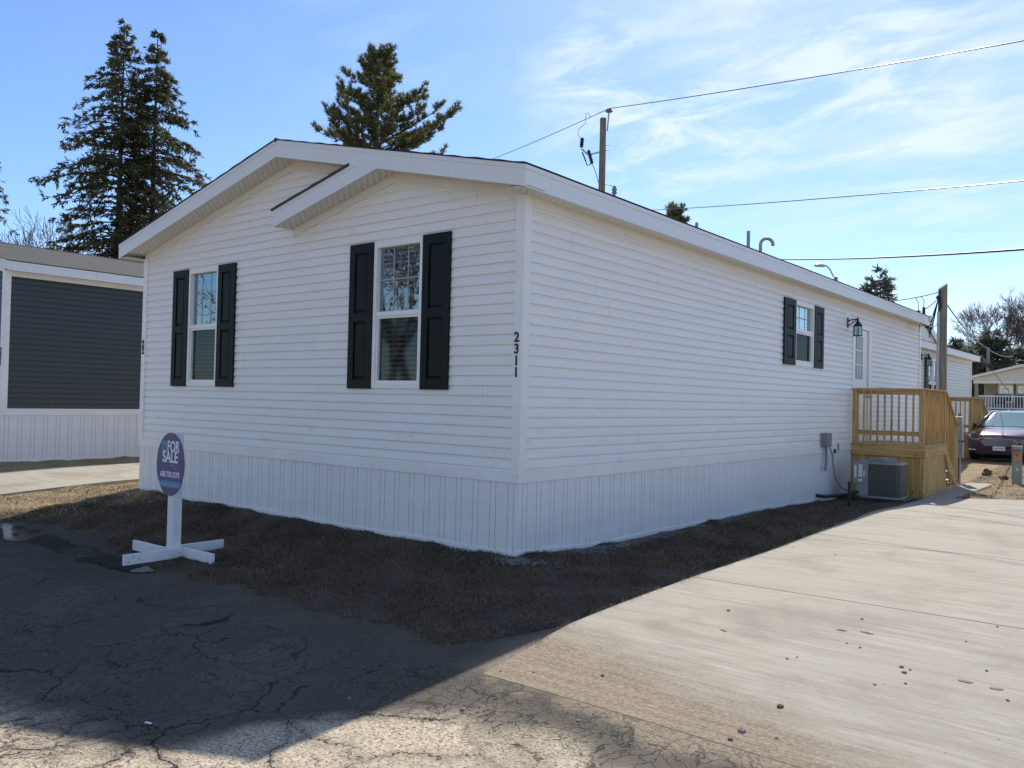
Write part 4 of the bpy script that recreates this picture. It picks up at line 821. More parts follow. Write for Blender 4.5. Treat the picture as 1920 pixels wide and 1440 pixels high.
top = o_+Vector((P1.x, P1.y, g1+.15))
e = MB(); e.beam(lp(-.08, 0, T-1.20), lp(-.50, 0, T-1.32), .04, .05); e.beam(lp(-.5, 0, T-1.32), lp(-.75, 0, T-1.10), .05, .05); e.build('cutout_arm', M['galv'], up1)
e = MB(); e.tube([lp(-.75, 0, T-1.05), lp(-.73, 0, T-.72)], .055, 8); 
for k in range(5): e.tube([lp(-.75+.005*k, 0, T-1.02+.06*k), lp(-.75+.005*k, 0, T-1.0+.06*k)], .075, 8)
e.tube([lp(-.5, 0, T-1.15), lp(-.36, 0, T-1.62)], .05, 8)
for k in range(6): e.tube([lp(-.49+.022*k, 0, T-1.2-.07*k), lp(-.485+.022*k, 0, T-1.22-.07*k)], .07, 8)
e.tube([lp(-.72, 0, T-1.22), lp(-.52, 0, T-1.70), lp(-.38, 0, T-1.62)], .025, 6); e.build('fuse_cutout', M['iron'], up1)
e = MB(); w1 = top.lerp(at(705, 365, 60), .044)-Vector((P1.x, P1.y, g1+.06))
e.tube([w1, w1+lp(.02, 0, .10), w1+lp(-.05, 0, .17), w1+lp(-.12, 0, .12), w1+lp(-.14, 0, -.02), w1+lp(-.14, -.1, -.25), lp(-.86, 0, T-.40), lp(-.90, 0, T-.55), lp(-.84, 0, T-.68), lp(-.74, 0, T-.72)], .009, 5)
e.tube([lp(-.36, 0, T-1.62), lp(-.22, 0, T-1.95), lp(-.12, 0, T-2.3)], .012, 5); e.tube([lp(.1, 0, T-2.35), lp(.35, 0, T-2.40), lp(.43, 0, T-2.5)], .012, 5); e.build('jumper_wire', M['black'], up1)
e = MB(); e.tube([lp(.10, 0, T-.95), lp(.24, 0, T-.95)], .014, 6); e.tube([lp(.10, 0, T-1.13), lp(.24, 0, T-1.13)], .014, 6); e.build('step_bolts', M['galv'], up1)
e = MB(); c_ = lp(.43, 0, T-3.75); e.lathe([(0, 0), (.26, .0), (.28, .05), (.28, .78), (.25, .84), (.10, .90), (0, .91)], c_, 18); tf = e.build('transformer', M['galv'], up1)
e = MB(); e.lathe([(.04, .88), (.04, 1.05), (.09, 1.07), (.09, 1.12), (.06, 1.14), (.09, 1.18), (.09, 1.24), (.06, 1.26), (.07, 1.3), (.03, 1.36), (0, 1.37)], c_+lp(.02, 0, 0), 12); e.build('bushing', M['grey_box'], tf)
wire(top, at(2120, 40, 14), .07, .013, 'topmost overhead wire, rising to the right from the pole insulator', 'iron'); wire(top, at(705, 365, 60), .4, .013, 'overhead wire running left from the pole insulator behind the roof peak', 'iron')
wire(at(1150, 397, 40), at(2100, 322, 14), .10, .013, 'middle overhead wire above the roof vents on the right', 'iron')
wire(at(1400, 484, 34), at(2100, 454, 13), .14, .022, 'thick lower overhead cable crossing the sky above the street lamp', 'iron')
P2 = at(1768, 530, 21.5); g2 = h(P2.x, P2.y)
up2 = empty('utility_pole', (P2.x, P2.y, g2), 0, 'short grey service pole with a white conduit, standing beside the wooden deck', 'utility pole', 'utility poles')
T2 = P2.z-g2; e = MB(); e.tube([(0, 0, -.2), (0, 0, T2-.09), ], [.125, .105], 14); e.build('shaft', M['pole_grey'], up2)
for v in up2.children[0].data.vertices:
    if v.co.z > 1: v.co.z += v.co.dot(rv)*.75
e = MB(); e.tube([lp(-.13, -.03, .3), lp(-.115, -.03, T2-.75)], .035, 10); e.tube([lp(-.123, -.03, 2.1), lp(-.123, -.03, 2.13)], .042, 10); e.tube([lp(-.12, -.03, T2-1.05), lp(-.12, -.03, T2-1.02)], .042, 10); e.build('conduit', simple('pale_pvc', (.52, .52, .52), .45), up2)
e = MB(); e.tube([lp(-.10, -.05, T2-.42), lp(-.17, -.05, T2-.36)], .05, 8)
for k, (mx_, mz_) in enumerate(((-.33, -.95), (-.36, -1.25), (-.22, -1.15), (-.30, -1.42), (-.26, -1.05))): e.tube([lp(-.13, -.04, T2-.42), lp(-.16+mx_*.35, -.05, T2-.42+mz_*.45), lp(-.13+mx_*.75, -.06, T2+mz_+.05), lp(-.36, -.06, T2+mz_-.06 if k < 2 else T2-1.42)], .011, 5)
e.tube([lp(-.12, -.03, T2-.75), lp(-.09, -.1, T2-.6), lp(-.13, -.08, T2-.42)], .022, 6); e.build('service_cables', M['iron'], up2)
q2 = at(1763, 547, 21.4); l2 = at(1640, 566, 24)
wire(q2, l2, .06, .012, 'service wire running left from the grey pole above the eave', 'iron')
wire(q2+Vector((0, 0, -.12)), at(1700, 590, 22.5), .12, .010, 'lower service wire dropping left behind the eave corner', 'iron')
for (a, b), nm in ((((1716, 558), (1722, 582)), 0), (((1727, 556), (1732, 576)), 1)):
    A_p, B_p = at(*a, 22.2), at(*b, 22.2); e = MB(); e.tube([A_p, A_p.lerp(B_p, .35)+rv*.05, B_p], .009, 5); e.tube([B_p, B_p+rv*.01+Vector((0, 0, -.17))], .035, 8); e.tube([B_p+Vector((0, 0, -.17)), B_p+rv*.04+Vector((0, 0, -.5))], .009, 5)
    k = e.build('wire_splice', M['iron']); tag(k, ('left' if nm == 0 else 'right')+' one of two dark splices hanging from the wire left of the grey pole', 'splice')
A_p = at(1740, 612, 21.8); e = MB(); e.tube([at(1726, 606, 22), at(1735, 612, 21.9), A_p, at(1748, 615, 21.7), at(1762, 606, 21.5)], .010, 5); e.tube([at(1736, 613, 21.9), at(1748, 615, 21.75)], .034, 8); k = e.build('wire_splice', M['iron']); tag(k, 'dark splice lying level under the eave corner, left of the grey pole', 'splice')
s0 = at(1777, 573, 21.5); s1 = at(1818, 627, 26); s2 = at(1893, 672, 60)
wire(s0, s1, .03, .016, 'dark cable descending right from the grey pole', 'iron'); wire(s1, at(1900, 668, 46), .25, .018, 'dark cable continuing right past the evergreen trees', 'iron')
a_, b_ = at(1841, 668, 44), at(1893, 735, 47); wire(a_, b_, .05, .02, 'service cable slanting down to the tan porch house', 'grey_box'); m_ = a_.lerp(b_, .24)-Vector((0, 0, .03))
e = MB(); e.tube([m_-Vector((.18, 0, -.18)), m_+Vector((.18, 0, -.18))], .11, 8); k = e.build('wire_clamp', M['iron']); tag(k, 'black clamp on the cable slanting to the tan porch house', 'clamp')
wire(at(1780, 646, 80), at(2000, 650, 80), .3, .03, 'upper of two thin pale wires crossing before the far trees', 'galv'); wire(at(1780, 672, 70), at(2000, 668, 70), .3, .03, 'lower of two thin pale wires crossing before the far trees', 'galv')
# meter pedestal beside the pole
mp_ = at(1797, 890, 20.6); mg = h(mp_.x, mp_.y)
mt = empty('meter_pedestal', (mp_.x, mp_.y, mg), 0, 'grey meter boxes on a post beside the deck stairs', 'meter', )
e = MB(); e.box(-.09, .09, -.05, .05, 1.05, 1.42); e.box(-.075, .105, -.06, .05, .62, .98); e.box(-.10, .08, -.05, .0, 1.45, 1.62); e.build('meter_box', M['galv'], mt, .006)
e = MB(); e.box(-.03, .03, .05, .11, -.1, 1.7); e.build('post', M['pole_grey'], mt); e = MB(); e.tube([(.03, 0, .62), (.03, 0, .25), (.02, 0, -.05)], .02, 8); e.build('conduit', M['pvc'], mt)
# second far pole in the trees
p3 = at(1853, 652, 62); e = MB(); e.tube([(p3.x, p3.y, -.1), (p3.x, p3.y, p3.z)], [.13, .10], 10); k = e.build('utility_pole', M['pole_grey']); tag(k, 'far grey pole standing among the trees above the tan house', 'utility pole')
# street lamp beyond the roof
L0 = at(1567, 523, 46); gl = h(L0.x, L0.y)
sl_ = empty('street_lamp', (L0.x, L0.y, gl), 0, 'street lamp with curved arm rising above the right end of the roof', 'street lamp')
Tl = L0.z-gl; e = MB(); e.tube([(0, 0, 0), (0, 0, Tl+.1)], [.13, .10], 10); e.build('pole', M['pole'], sl_)
a3 = [at(1563, 519, 46), at(1556, 505, 46), at(1549, 498, 46), at(1541, 497, 46)]; e = MB(); e.tube([v-Vector((L0.x, L0.y, gl)) for v in a3], .045, 6); e.build('arm', M['galv'], sl_)
hd = at(1537, 497.5, 46)-Vector((L0.x, L0.y, gl)); e = MB(); e.lathe([(0, -.10), (.13, -.08), (.15, 0), (.10, .06), (0, .08)], (0, 0, 0), 12); e.v = [tuple(hd+rv*(x*2.1)+nv*y+Vector((0, 0, z))) for x, y, z in e.v]; e.build('lamp_head', M['galv'], sl_)

# ------------------------------------------------------------------ utility pedestal marker and mud clods
pq = at(1903, 905, 17.6); pg = h(pq.x, pq.y); pm = empty('marker_pedestal', (2.44, 16.3, h(2.44, 16.3)), R(10), 'pale green utility pedestal with an orange warning label in the dead grass', 'pedestal')
M['ped'] = simple('pedestal_green', (.27, .30, .25), .5, var=.06, vs=10)
e = MB(); shell(e, rrect(.105, .09, .04), -.05, .86); shell(e, rrect(.112, .097, .043), .12, .24); shell(e, rrect(.115, .10, .045), .82, .90); e.build('housing', M['ped'], pm, .008)
e = MB(); e.box(-.05, .05, -.104, -.100, .56, .75); e.build('warning_label', NM('orange').col((.85, .20, .02)).set(Roughness=.5).m, pm)
e = MB(); e.lathe([(.022, 0), (.034, 0), (.034, .003), (.022, .003)], (0, 0, 0), 14); e.v = [(x, -.1045-z, .70+y) for x, y, z in e.v]; e.box(-.012, .012, -.107, -.1045, .645, .66); e.build('warning_mark', M['black'], pm)
text_obj('lettering', 'DATA', .062, M['black'], (0, -.1025, .785), (R(90), 0, 0), pm, .001, .001); text_obj('lettering', '1', .07, M['black'], (0, -.1025, .50), (R(90), 0, 0), pm, .001, .001)
e = MB(); e.box(-.022, .022, -.101, -.0975, .32, .365); e.build('sticker', lb, pm)
def lump(name, m, x, y, s, label, cat, group=None, seed=0, flat=.7, z=None):
    bm = bmesh.new(); bmesh.ops.create_icosphere(bm, subdivisions=2 if name == 'mud_clod' else 1, radius=1); off = Vector((seed*3.1, seed*1.7, seed*.9))
    for v in bm.verts: n = mnoise.noise(v.co*1.4+off)*.5+mnoise.noise(v.co*3.5+off)*.2; v.co *= (1+n); v.co = Vector((v.co.x*s[0], v.co.y*s[1], v.co.z*s[2]))
    me = bpy.data.meshes.new(name); bm.to_mesh(me); bm.free(); me.materials.append(m); k = bpy.data.objects.new(name, me); C.objects.link(k)
    k.location = (x, y, (h(x, y) if z is None else z)+s[2]*.45); k.rotation_euler = (0, 0, seed*1.3); return tag(k, label, cat, group)
lump('mud_clod', M['clod'], 1.52, 18.0, (.13, .12, .13), 'larger dark clod of mud left of the green pedestal', 'mud clod', None, 1)
lump('mud_clod', M['clod'], 2.02, 17.3, (.12, .11, .06), 'smaller low clod of mud close to the green pedestal', 'mud clod', None, 2)
# stones scattered on the drive
spots = [(1366,1150,10),(1690,1257,12),(1695,1267,13),(1463,1330,16),(1390,1373,18),(1616,1166,9),(1476,1241,7),(1494,1238,6),(1612,1220,7),(1588,1212,6),(1706,1262,8),(1698,1288,8),(1370,1388,10),(1640,1290,8),(1456,1386,8),(1850,1264,8),(1890,1320,9),(1811,1208,7),(1486,1030,6),(1566,1044,7),(1870,1180,8),(1130,1270,9),(1085,1352,9),(870,1330,10),(865,1332,8),(655,1310,9),(1000,1262,7)]
def ground_hit(px, py):
    d = ray(px, py); z = 0
    for _ in range(30): t = (z-CAM[2])/d[2]; qx = CAM+d*t; z = .5*z+.5*h(qx[0], qx[1])
    return qx
def top_dz(y): return .02*min(1., max(.12, (y+2.95)/.9))
for i, (a, b, s) in enumerate(spots):
    g_ = ground_hit(a, b); r_ = s*.0017; on_c = g_[1] > -2.9 and g_[0] > 2
    lump('stone', M['stone'] if i % 3 else M['clod'], g_[0], g_[1], (r_, r_*.8, r_*.6), 'small loose stone lying on the pale driveway' if on_c else 'small loose stone lying on the old asphalt road', 'stone', 'loose stones on the driveway' if on_c else 'loose stones on the road', i+3, z=g_[2]+(top_dz(g_[1]) if on_c else 0)-r_*.12)
for a, b, w, l, rz in ((1355, 1187, .06, .02, -.3), (1625, 1192, .09, .02, -.2), (1580, 1187, .07, .025, .1), (1869, 1298, .08, .04, .2), (1810, 1284, .09, .035, 0)):
    g_ = ground_hit(a, b); k = lump('mud_crumb', M['mud'], g_[0], g_[1], (w*.62, l*.7, .008), 'flat smear of dried mud stuck to the pale driveway', 'mud', 'dried mud on the driveway', int(a), z=g_[2]+top_dz(g_[1])-.0035); k.rotation_euler.z = rz
g_ = ground_hit(278, 1357); e = MB(); e.box(-.022, .022, -.007, .007, 0, .005, Matrix.Rotation(.3, 4, 'Z')); k = e.build('litter_scrap', M['print_white']); k.location = (g_[0], g_[1], g_[2]+.003); tag(k, 'tiny white scrap of litter on the shaded road', 'litter')

# ------------------------------------------------------------------ maroon sedan
cq = at(1874, 850, 25.6); CX, CY = cq.x+.0, cq.y; CZ = h(CX, CY)+.02
car = empty('parked_car', (CX, CY, CZ), R(-1), 'dark maroon sedan parked nose-on behind the dead grass', 'car')
q = NM('maroon_paint'); q.col((.085, .028, .045)).set(Roughness=.25, Metallic=.3, Coat_Weight=1., Coat_Roughness=.03); M['paint'] = q.m; car.scale = (1.06, 1.06, 1.08)
M['chrome'] = NM('chrome').col((.75, .76, .78)).set(Roughness=.12, Metallic=1.).m
M['lens'] = NM('headlight_lens').col((.30, .31, .32)).set(Roughness=.06, Metallic=.4).m
M['carglass'] = NM('car_glass').col((.16, .27, .25)).set(Roughness=.03, **{'Specular IOR Level': 1.}).m  # base colour lightened to imitate a brighter reflection
M['tyre'] = simple('tyre_rubber', (.018, .018, .018), .8)
# body: cross-sections along the length (y from the nose backwards): list of (half width, z) from sill to centre
def sec(y, ws, zs_, wm, zm_, wsh, zsh, wt_, zt_): return (y, [(ws*.0, zs_), (ws*.85, zs_), (ws, zs_+.06), (wm, zm_), (wsh, zsh), (wt_, zt_-.015), (wt_*.55, zt_), (0, zt_+.006)])
S = [sec(.0, .52, .24, .60, .40, .60, .60, .40, .70), sec(.05, .70, .20, .76, .42, .74, .64, .50, .745), sec(.16, .82, .18, .86, .45, .82, .69, .60, .79), sec(.40, .88, .18, .915, .50, .87, .78, .66, .855), sec(.75, .90, .20, .925, .55, .89, .86, .70, .91),
     sec(1.15, .90, .20, .925, .58, .89, .92, .72, .96), sec(1.42, .90, .20, .925, .60, .89, .96, .76, .99), sec(2.2, .89, .20, .925, .62, .90, .98, .80, 1.0), sec(3.4, .89, .20, .925, .62, .90, 1.0, .78, 1.02), sec(4.0, .88, .22, .91, .62, .87, 1.02, .74, 1.05), sec(4.6, .82, .28, .86, .62, .80, .98, .66, 1.02), sec(4.82, .70, .34, .76, .6, .72, .9, .55, .93)]
vs = []; fs = []; m_ = 2*len(S[0][1])-2
for y, pr in S: vs += [(w, y, z) for w, z in pr]+[(-w, y, z) for w, z in pr[-2:0:-1]]
for j in range(len(S)-1):
    for k in range(m_): fs.append((j*m_+k, j*m_+(k+1) % m_, (j+1)*m_+(k+1) % m_, (j+1)*m_+k))
fs += [tuple(range(m_)), tuple(range((len(S)-1)*m_, len(S)*m_))[::-1]]
e = MB(); e.add(vs, fs, True); body = e.build('body', M['paint'], car); sb = body.modifiers.new('s', 'SUBSURF'); sb.levels = sb.render_levels = 2
e = MB(); G_ = [(1.40, .70, .97, .70), (1.75, .68, 1.20, .66), (2.15, .60, 1.40, .60), (2.7, .58, 1.475, .58), (3.3, .57, 1.44, .57), (3.8, .58, 1.26, .58), (4.1, .62, 1.04, .62)]
rf_ = []
for y, wb, z, wt_ in G_: rf_.append([(w_, y, z-dz) for w_, dz in ((-wt_, .05), (-wt_*.75, .012), (0, 0), (wt_*.75, .012), (wt_, .05))])
def skinr(e, rows, off=0., sm=True):
    n = len(rows[0]); vs = [v for r in rows for v in r]; e.add(vs, [(j*n+k, j*n+k+1, (j+1)*n+k+1, (j+1)*n+k) for j in range(len(rows)-1) for k in range(n-1)], sm)
skinr(e, rf_[2:5]); e.build('roof_panel', M['paint'], car)
e = MB(); skinr(e, [[(x*1.02, 1.28, .985) for x, y, z in rf_[0]], [(x*1.06, y, z) for x, y, z in rf_[1]], rf_[2]]); e.build('windshield', M['carglass'], car)
e = MB(); skinr(e, [rf_[4], rf_[5], rf_[6]]); e.build('rear_window', M['carglass'], car)
e = MB()
for s in (1, -1):
    rows = [[(s*.84, 1.42, .96), (s*.845, 2.2, .98), (s*.84, 3.4, 1.0), (s*.78, 4.1, 1.03)], [(s*.72, 1.72, 1.17), (s*.62, 2.15, 1.36), (s*.60, 3.3, 1.40), (s*.64, 3.95, 1.1)]]
    e.add(rows[0]+rows[1], [(k, k+1, k+5, k+4) for k in range(3)])
e.build('side_window', M['carglass'], car)
e = MB()
for s in (1, -1): e.tube([(s*.80, 1.25, .965), (s*.71, 1.72, 1.19), (s*.605, 2.15, 1.365), (s*.585, 2.7, 1.43), (s*.58, 3.3, 1.395)], .032, 6)
e.build('pillar', M['paint'], car)
for s in (1, -1):
    e = MB(); e.lathe([(0, -.07), (.08, -.06), (.11, 0), (.09, .06), (0, .075)], (0, 0, 0), 10); e.v = [(s*.99+x*1.05, 1.5+z, 1.01+y*.75) for x, y, z in e.v]; e.tube([(s*.86, 1.5, .96), (s*.93, 1.5, .99)], .025, 6); e.build('wing_mirror', M['paint'], car)
    e = MB(); pts = [(.50, -.0, .62), (.66, .05, .645), (.80, .17, .69), (.865, .32, .735), (.87, .33, .685), (.80, .14, .62), (.66, .02, .585), (.52, -.02, .575)]; e.add([(s*x, y-.035, z) for x, y, z in pts]+[(s*x*.97, y+.06, z) for x, y, z in pts], [tuple(range(8)), tuple(range(8, 16))]+[(k, (k+1) % 8, 8+(k+1) % 8, 8+k) for k in range(8)], False); e.build('headlight', M['lens'], car)
    for y in (.92, 3.75):
        e = MB(); e.lathe([(.20, -.11), (.31, -.11), (.335, -.08), (.335, .08), (.31, .11), (.20, .11)], (0, 0, 0), 24); e.v = [(s*.80+z, y+x, .325+yy) for x, yy, z in e.v]; tw = e.build('wheel', M['tyre'], car)
        e = MB(); e.lathe([(0, .06), (.06, .07), (.07, .05), (.19, .07), (.215, .10), (.215, .0)], (0, 0, 0), 20); e.v = [(s*(.80+z), y+x, .325+yy) for x, yy, z in e.v]; e.build('rim', M['galv'], tw)
hexa = [(-.46, .56), (-.34, .635), (.34, .635), (.46, .56), (.34, .45), (-.34, .45)]
e = MB(); e.prism([(x*1.05, .545+(z-.545)*1.12) for x, z in hexa], (0, -.085, 0), (1, 0, 0), (0, 0, 1), (0, 1, 0), .06); gr2 = e.build('grille', M['chrome'], car, .004)
e = MB(); e.prism(hexa, (0, -.088, 0), (1, 0, 0), (0, 0, 1), (0, 1, 0), .02); e.build('grille_backing', M['black'], gr2)
e = MB()
for i in range(6): z = .468+i*.029; w = .33+.11*max(0, 1-abs(z-.555)/.1); e.box(-w, w, -.098, -.087, z-.007, z+.007)
e.build('grille_bars', M['chrome'], gr2)
e = MB(); e.prism([(.085*math.cos(t), .68+.035*math.sin(t)) for t in np.linspace(0, 2*math.pi, 21)[:-1]], (0, -.075, 0), (1, 0, 0), (0, 0, 1), (0, 1, 0), .05); bd = e.build('badge', M['chrome'], car)
e = MB(); e.prism([(.072*math.cos(t), .68+.026*math.sin(t)) for t in np.linspace(0, 2*math.pi, 21)[:-1]], (0, -.078, 0), (1, 0, 0), (0, 0, 1), (0, 1, 0), .01); e.build('badge_field', NM('badge_blue').col((.02, .05, .22)).set(Roughness=.2).m, bd)
text_obj('lettering', 'Ford', .05, M['print_white'], (0, -.0795, .68), (R(90), 0, 0), bd, .0005, 0)
e = MB(); e.box(-.155, .155, -.095, -.06, .315, .43); pl_ = e.build('number_plate', M['print_white'], car, .003)
text_obj('lettering', 'AUB 7227', .062, M['iron'], (0, -.0965, .372), (R(90), 0, 0), pl_, .0005, .001)
e = MB(); e.box(-.62, .62, -.045, .06, .19, .30); e.build('lower_intake', M['black'], car, .02)
for s in (1, -1): e = MB(); e.box(min(s*.60, s*.80), max(s*.60, s*.80), -.0, .10, .30, .33); e.build('trim_bar', M['chrome'], car, .01)
# home across the drive (seen in the glass of the side window) 
# ---- home across our driveway: outside the picture, but the side window mirrors it
ox, oy = 19.2, 17.0
oh = empty('mobile_home', (ox, oy, 0), 0, 'cream home across the driveway, mirrored in the small side window', 'house')
home(oh, 8.13, 17, .95, 4.1, lambda x, y: h(x+ox, y+oy), [], [], 'vinyl_tan', 71, roofmat='shingle', fas_h=.2, ohx=.25, ohf=.3)

# ------------------------------------------------------------------ trees
def leaves(name, m, P, D, Ln, Wd, parent):
    """P base points, D unit directions, lengths, widths -> small tapering quads"""
    P = np.array(P, float); D = np.array(D, float); Ln = np.array(Ln)[:, None]; Wd = np.array(Wd)[:, None]
    rnd = rng.normal(size=P.shape); sd_ = np.cross(D, rnd); sd_ /= np.linalg.norm(sd_, axis=1)[:, None]+1e-9
    v = np.stack([P-sd_*Wd*.5, P+sd_*Wd*.5, P+D*Ln+sd_*Wd*.28, P+D*Ln-sd_*Wd*.28], 1).reshape(-1, 3)
    f = np.arange(len(v)).reshape(-1, 4); return raw(name, v, f, m, parent)
def nrm(v): return v/(np.linalg.norm(v)+1e-9)
def conifer(x, y, Ht, prof, label, seed, zlow=1.5, mat='spruce', step=.27, per=6, droop=.32, tuft=12, ls=.165, name='spruce_tree', group=None, bare=.12, cat='tree', lean=(0, 0), up_tip=.0):
    """prof(d, az)->branch length at distance d below the tip"""
    rr = np.random.default_rng(seed); z0 = h(x, y); root = empty(name, (x, y, z0), 0, label, cat, group)
    tr = MB(); n = 14; pts = [(lean[0]*(t**1.5), lean[1]*(t**1.5), Ht*t-.2*(t == 0)) for t in np.linspace(0, 1, n)]; tr.tube(pts, [max(.02, Ht*.014*(1-t)**.9) for t in np.linspace(0, 1, n)], 8); tr.build('trunk', M['bark'], root)
    br = MB(); P = []; D = []; Ln = []; Wd = []
    d = .12; az = 0
    while Ht-d > zlow:
        t = (Ht-d)/Ht; c = np.array([lean[0]*t**1.5, lean[1]*t**1.5, Ht-d])
        nb = per if d > .8 else 3
        for k in range(nb):
            az += 2.399+rr.uniform(-.5, .5); L = prof(d, az)*rr.uniform(.55, 1.12)
            if rr.random() < .08: L *= .4
            if L < .1: L = .12
            out = np.array([math.cos(az), math.sin(az), 0]); m = max(3, int(L/.22)+2); pts = []; base = c+np.array([0, 0, rr.uniform(-.15, .15)])
            up0 = .45 if d < 1.5 else .12-rr.uniform(0, .1); sag = droop*rr.uniform(.6, 1.4)
            for s in np.linspace(0, 1, m): pts.append(base+out*L*s+np.array([0, 0, L*(up0*s-sag*s*s+up_tip*s**3)])+rr.normal(size=3)*.03*L*s)
            br.tube(pts, [max(.006, .02*L**.7*(1-s*.8)) for s in np.linspace(0, 1, m)], 4, False)
            for i in range(1, m):
                s = i/(m-1)
                if s < bare or (L > 1.5 and s < .22): continue
                p = np.array(pts[i]); dirb = nrm(np.array(pts[i])-np.array(pts[i-1])); side = np.cross(dirb, [0, 0, 1]); side = nrm(side)
                wv_ = (.42+.12*L)*(1-s*.55)*min(1., L/.8+.3)
                for q_ in (-1, 1):
                    if rr.random() < .30: continue
                    tw = nrm(dirb*.75+side*q_*rr.uniform(.6, 1.1)+np.array([0, 0, rr.uniform(-.45, .1)])); tl = wv_*rr.uniform(.5, 1.1)
                    for j in range(tuft):
                        u = (j+rr.random())/tuft; pp = p+tw*tl*u+rr.normal(size=3)*.025; dd = nrm(tw+rr.normal(size=3)*.55+np.array([0, 0, -.15]))
                        P.append(pp); D.append(dd); Ln.append(ls*rr.uniform(.6, 1.2)); Wd.append(ls*.30*rr.uniform(.7, 1.3))
                for j in range(3): P.append(p+rr.normal(size=3)*.03); D.append(nrm(dirb+rr.normal(size=3)*.5)); Ln.append(ls); Wd.append(ls*.3)
        d += step*rr.uniform(.7, 1.3)*(1+.02*d)
    br.build('branches', M['bark'], root); leaves('crown', M[mat], P, D, Ln, Wd, root); return root
def pineprof(*kn):
    ks = sorted(kn); return lambda d: float(np.interp(d, [a for a, b in ks], [b for a, b in ks]))
# twin spruce beyond the slate home (the left one spreads wide to the left)
rvx, rvy = rv.x, rv.y; leftaz = math.atan2(-rvy, -rvx)
def sided(base, lf, rf_):
    def f(d, az):
        c = math.cos(az-leftaz); k = lf(d) if c > 0 else rf_(d); return base(d)*(1-abs(c))+k*abs(c)
    return f
t1 = at(234, 45, 36); t2 = at(296, 60, 36.8)
bs = pineprof((0, .15), (1, .6), (4, 1.5), (8, 2.4), (17, 3.))
conifer(t1.x, t1.y, t1.z-h(t1.x, t1.y), sided(bs, pineprof((0, .15), (.8, .45), (1.5, 1.0), (3, 1.5), (4.2, 1.9), (5.3, 3.4), (6.3, 4.3), (7.0, 2.6), (8.5, 2.6), (9.3, 3.6), (10.2, 2.4), (16, 3)), pineprof((0, .2), (2, .9), (5, 1.5), (12, 2), (17, 2))), 'taller left trunk of the twin dark spruces behind the slate home', 21, 3, tuft=13)
conifer(t2.x, t2.y, t2.z-h(t2.x, t2.y), sided(bs, pineprof((0, .15), (3, .9), (8, 1.6), (17, 2)), pineprof((0, .15), (1, .4), (2.4, .9), (4, 1.9), (6.5, 2.5), (9, 2.2), (16, 2.4))), 'right trunk of the twin dark spruces behind the slate home', 22, 3, tuft=13)
t3 = at(-88, 110, 34); conifer(t3.x, t3.y, t3.z-h(t3.x, t3.y), lambda d, az: float(np.interp(d, [0, 3, 6, 12], [.2, 1.4, 2.3, 2.8])), 'spruce mostly cut off by the left edge of the picture', 23, 3)
# pine with upturned tufts
def pine_tree(x, y, Ht, prof, label, seed, vis=7., group=None, lf=leftaz, name='pine_tree'):
    rr = np.random.default_rng(seed); z0 = h(x, y); root = empty(name, (x, y, z0), 0, label, 'tree', group)
    tr = MB(); tr.tube([(0.05*math.sin(z*.8), .05*math.cos(z*.6), z) for z in np.linspace(-.2, Ht*.97, 14)], [Ht*.013*(1-t)**.8+.02 for t in np.linspace(0, 1, 14)], 8); tr.build('trunk', M['bark'], root)
    br = MB(); P = []; D = []; Ln = []; Wd = []; d = .15; az = 0
    def tuftat(p, dr, s=1.):
        for j in range(22): P.append(p+rr.normal(size=3)*.02); D.append(nrm(dr*1.1+rr.normal(size=3)*.62)); Ln.append(.20*s*rr.uniform(.7, 1.2)); Wd.append(.032)
    tuftat(np.array([0, 0, Ht*.97]), np.array([0, 0, 1.]), 1.2)
    while d < vis+3:
        for k in range(5):
            az += 2.4+rr.uniform(-.4, .4); L = prof(d, az)*rr.choice([.55, .75, .9, 1., 1.12, 1.25])*rr.uniform(.85, 1.1); L = max(L, .2)
            if d > 1.5 and rr.random() < .08: continue
            out = np.array([math.cos(az), math.sin(az), 0]); m = max(4, int(L/.2)+2); up0 = .9 if d < 1.2 else rr.uniform(.25, .75); pts = []
            for s in np.linspace(0, 1, m): pts.append(np.array([0, 0, Ht-d])+out*L*s+np.array([0, 0, L*(up0*s-.35*s*s+.30*s**3)])+rr.normal(size=3)*.03*s)
            br.tube(pts, [max(.008, .028*L**.7*(1-s*.8)) for s in np.linspace(0, 1, m)], 4, False)
            for i in range(1, m):
                s = i/(m-1)
                if s < .3 and L > 1: continue
                p = pts[i]; db = nrm(pts[i]-pts[i-1]); side = nrm(np.cross(db, [0, 0, 1]))
                for q_ in (-1, 1, 0):
                    if rr.random() < .15: continue
                    tw = nrm(db*.6+side*q_*.9+np.array([0, 0, rr.uniform(.1, .9)])); tl = rr.uniform(.15, .6)*(1.1-s*.4); e_ = p+tw*tl
                    br.tube([p, p+tw*tl*.5+rr.normal(size=3)*.02, e_], [.008, .006, .005], 3, False); tuftat(e_, nrm(tw+np.array([0, 0, .5])))
                    if rr.random() < .6: tuftat(p+tw*tl*.55, nrm(tw+np.array([0, 0, .3])), .8)
            tuftat(pts[-1], nrm(db+np.array([0, 0, .6])))
        d += .36*rr.uniform(.5, 1.5)
    br.build('branches', M['bark'], root); leaves('crown', M['pine'], P, D, Ln, Wd, root); return root
t4 = at(712, 108, 40); lfp = pineprof((0, .25), (.8, .8), (1.5, 1.3), (1.9, 2.1), (2.6, 2.3), (3.2, 1.9), (4.2, 2.6), (5, 3.6), (9, 3.5)); rtp = pineprof((0, .25), (.8, 1.1), (1.6, 1.5), (2.3, 1.7), (2.8, 2.7), (3.6, 2.6), (4.4, 3.6), (9, 3.6))
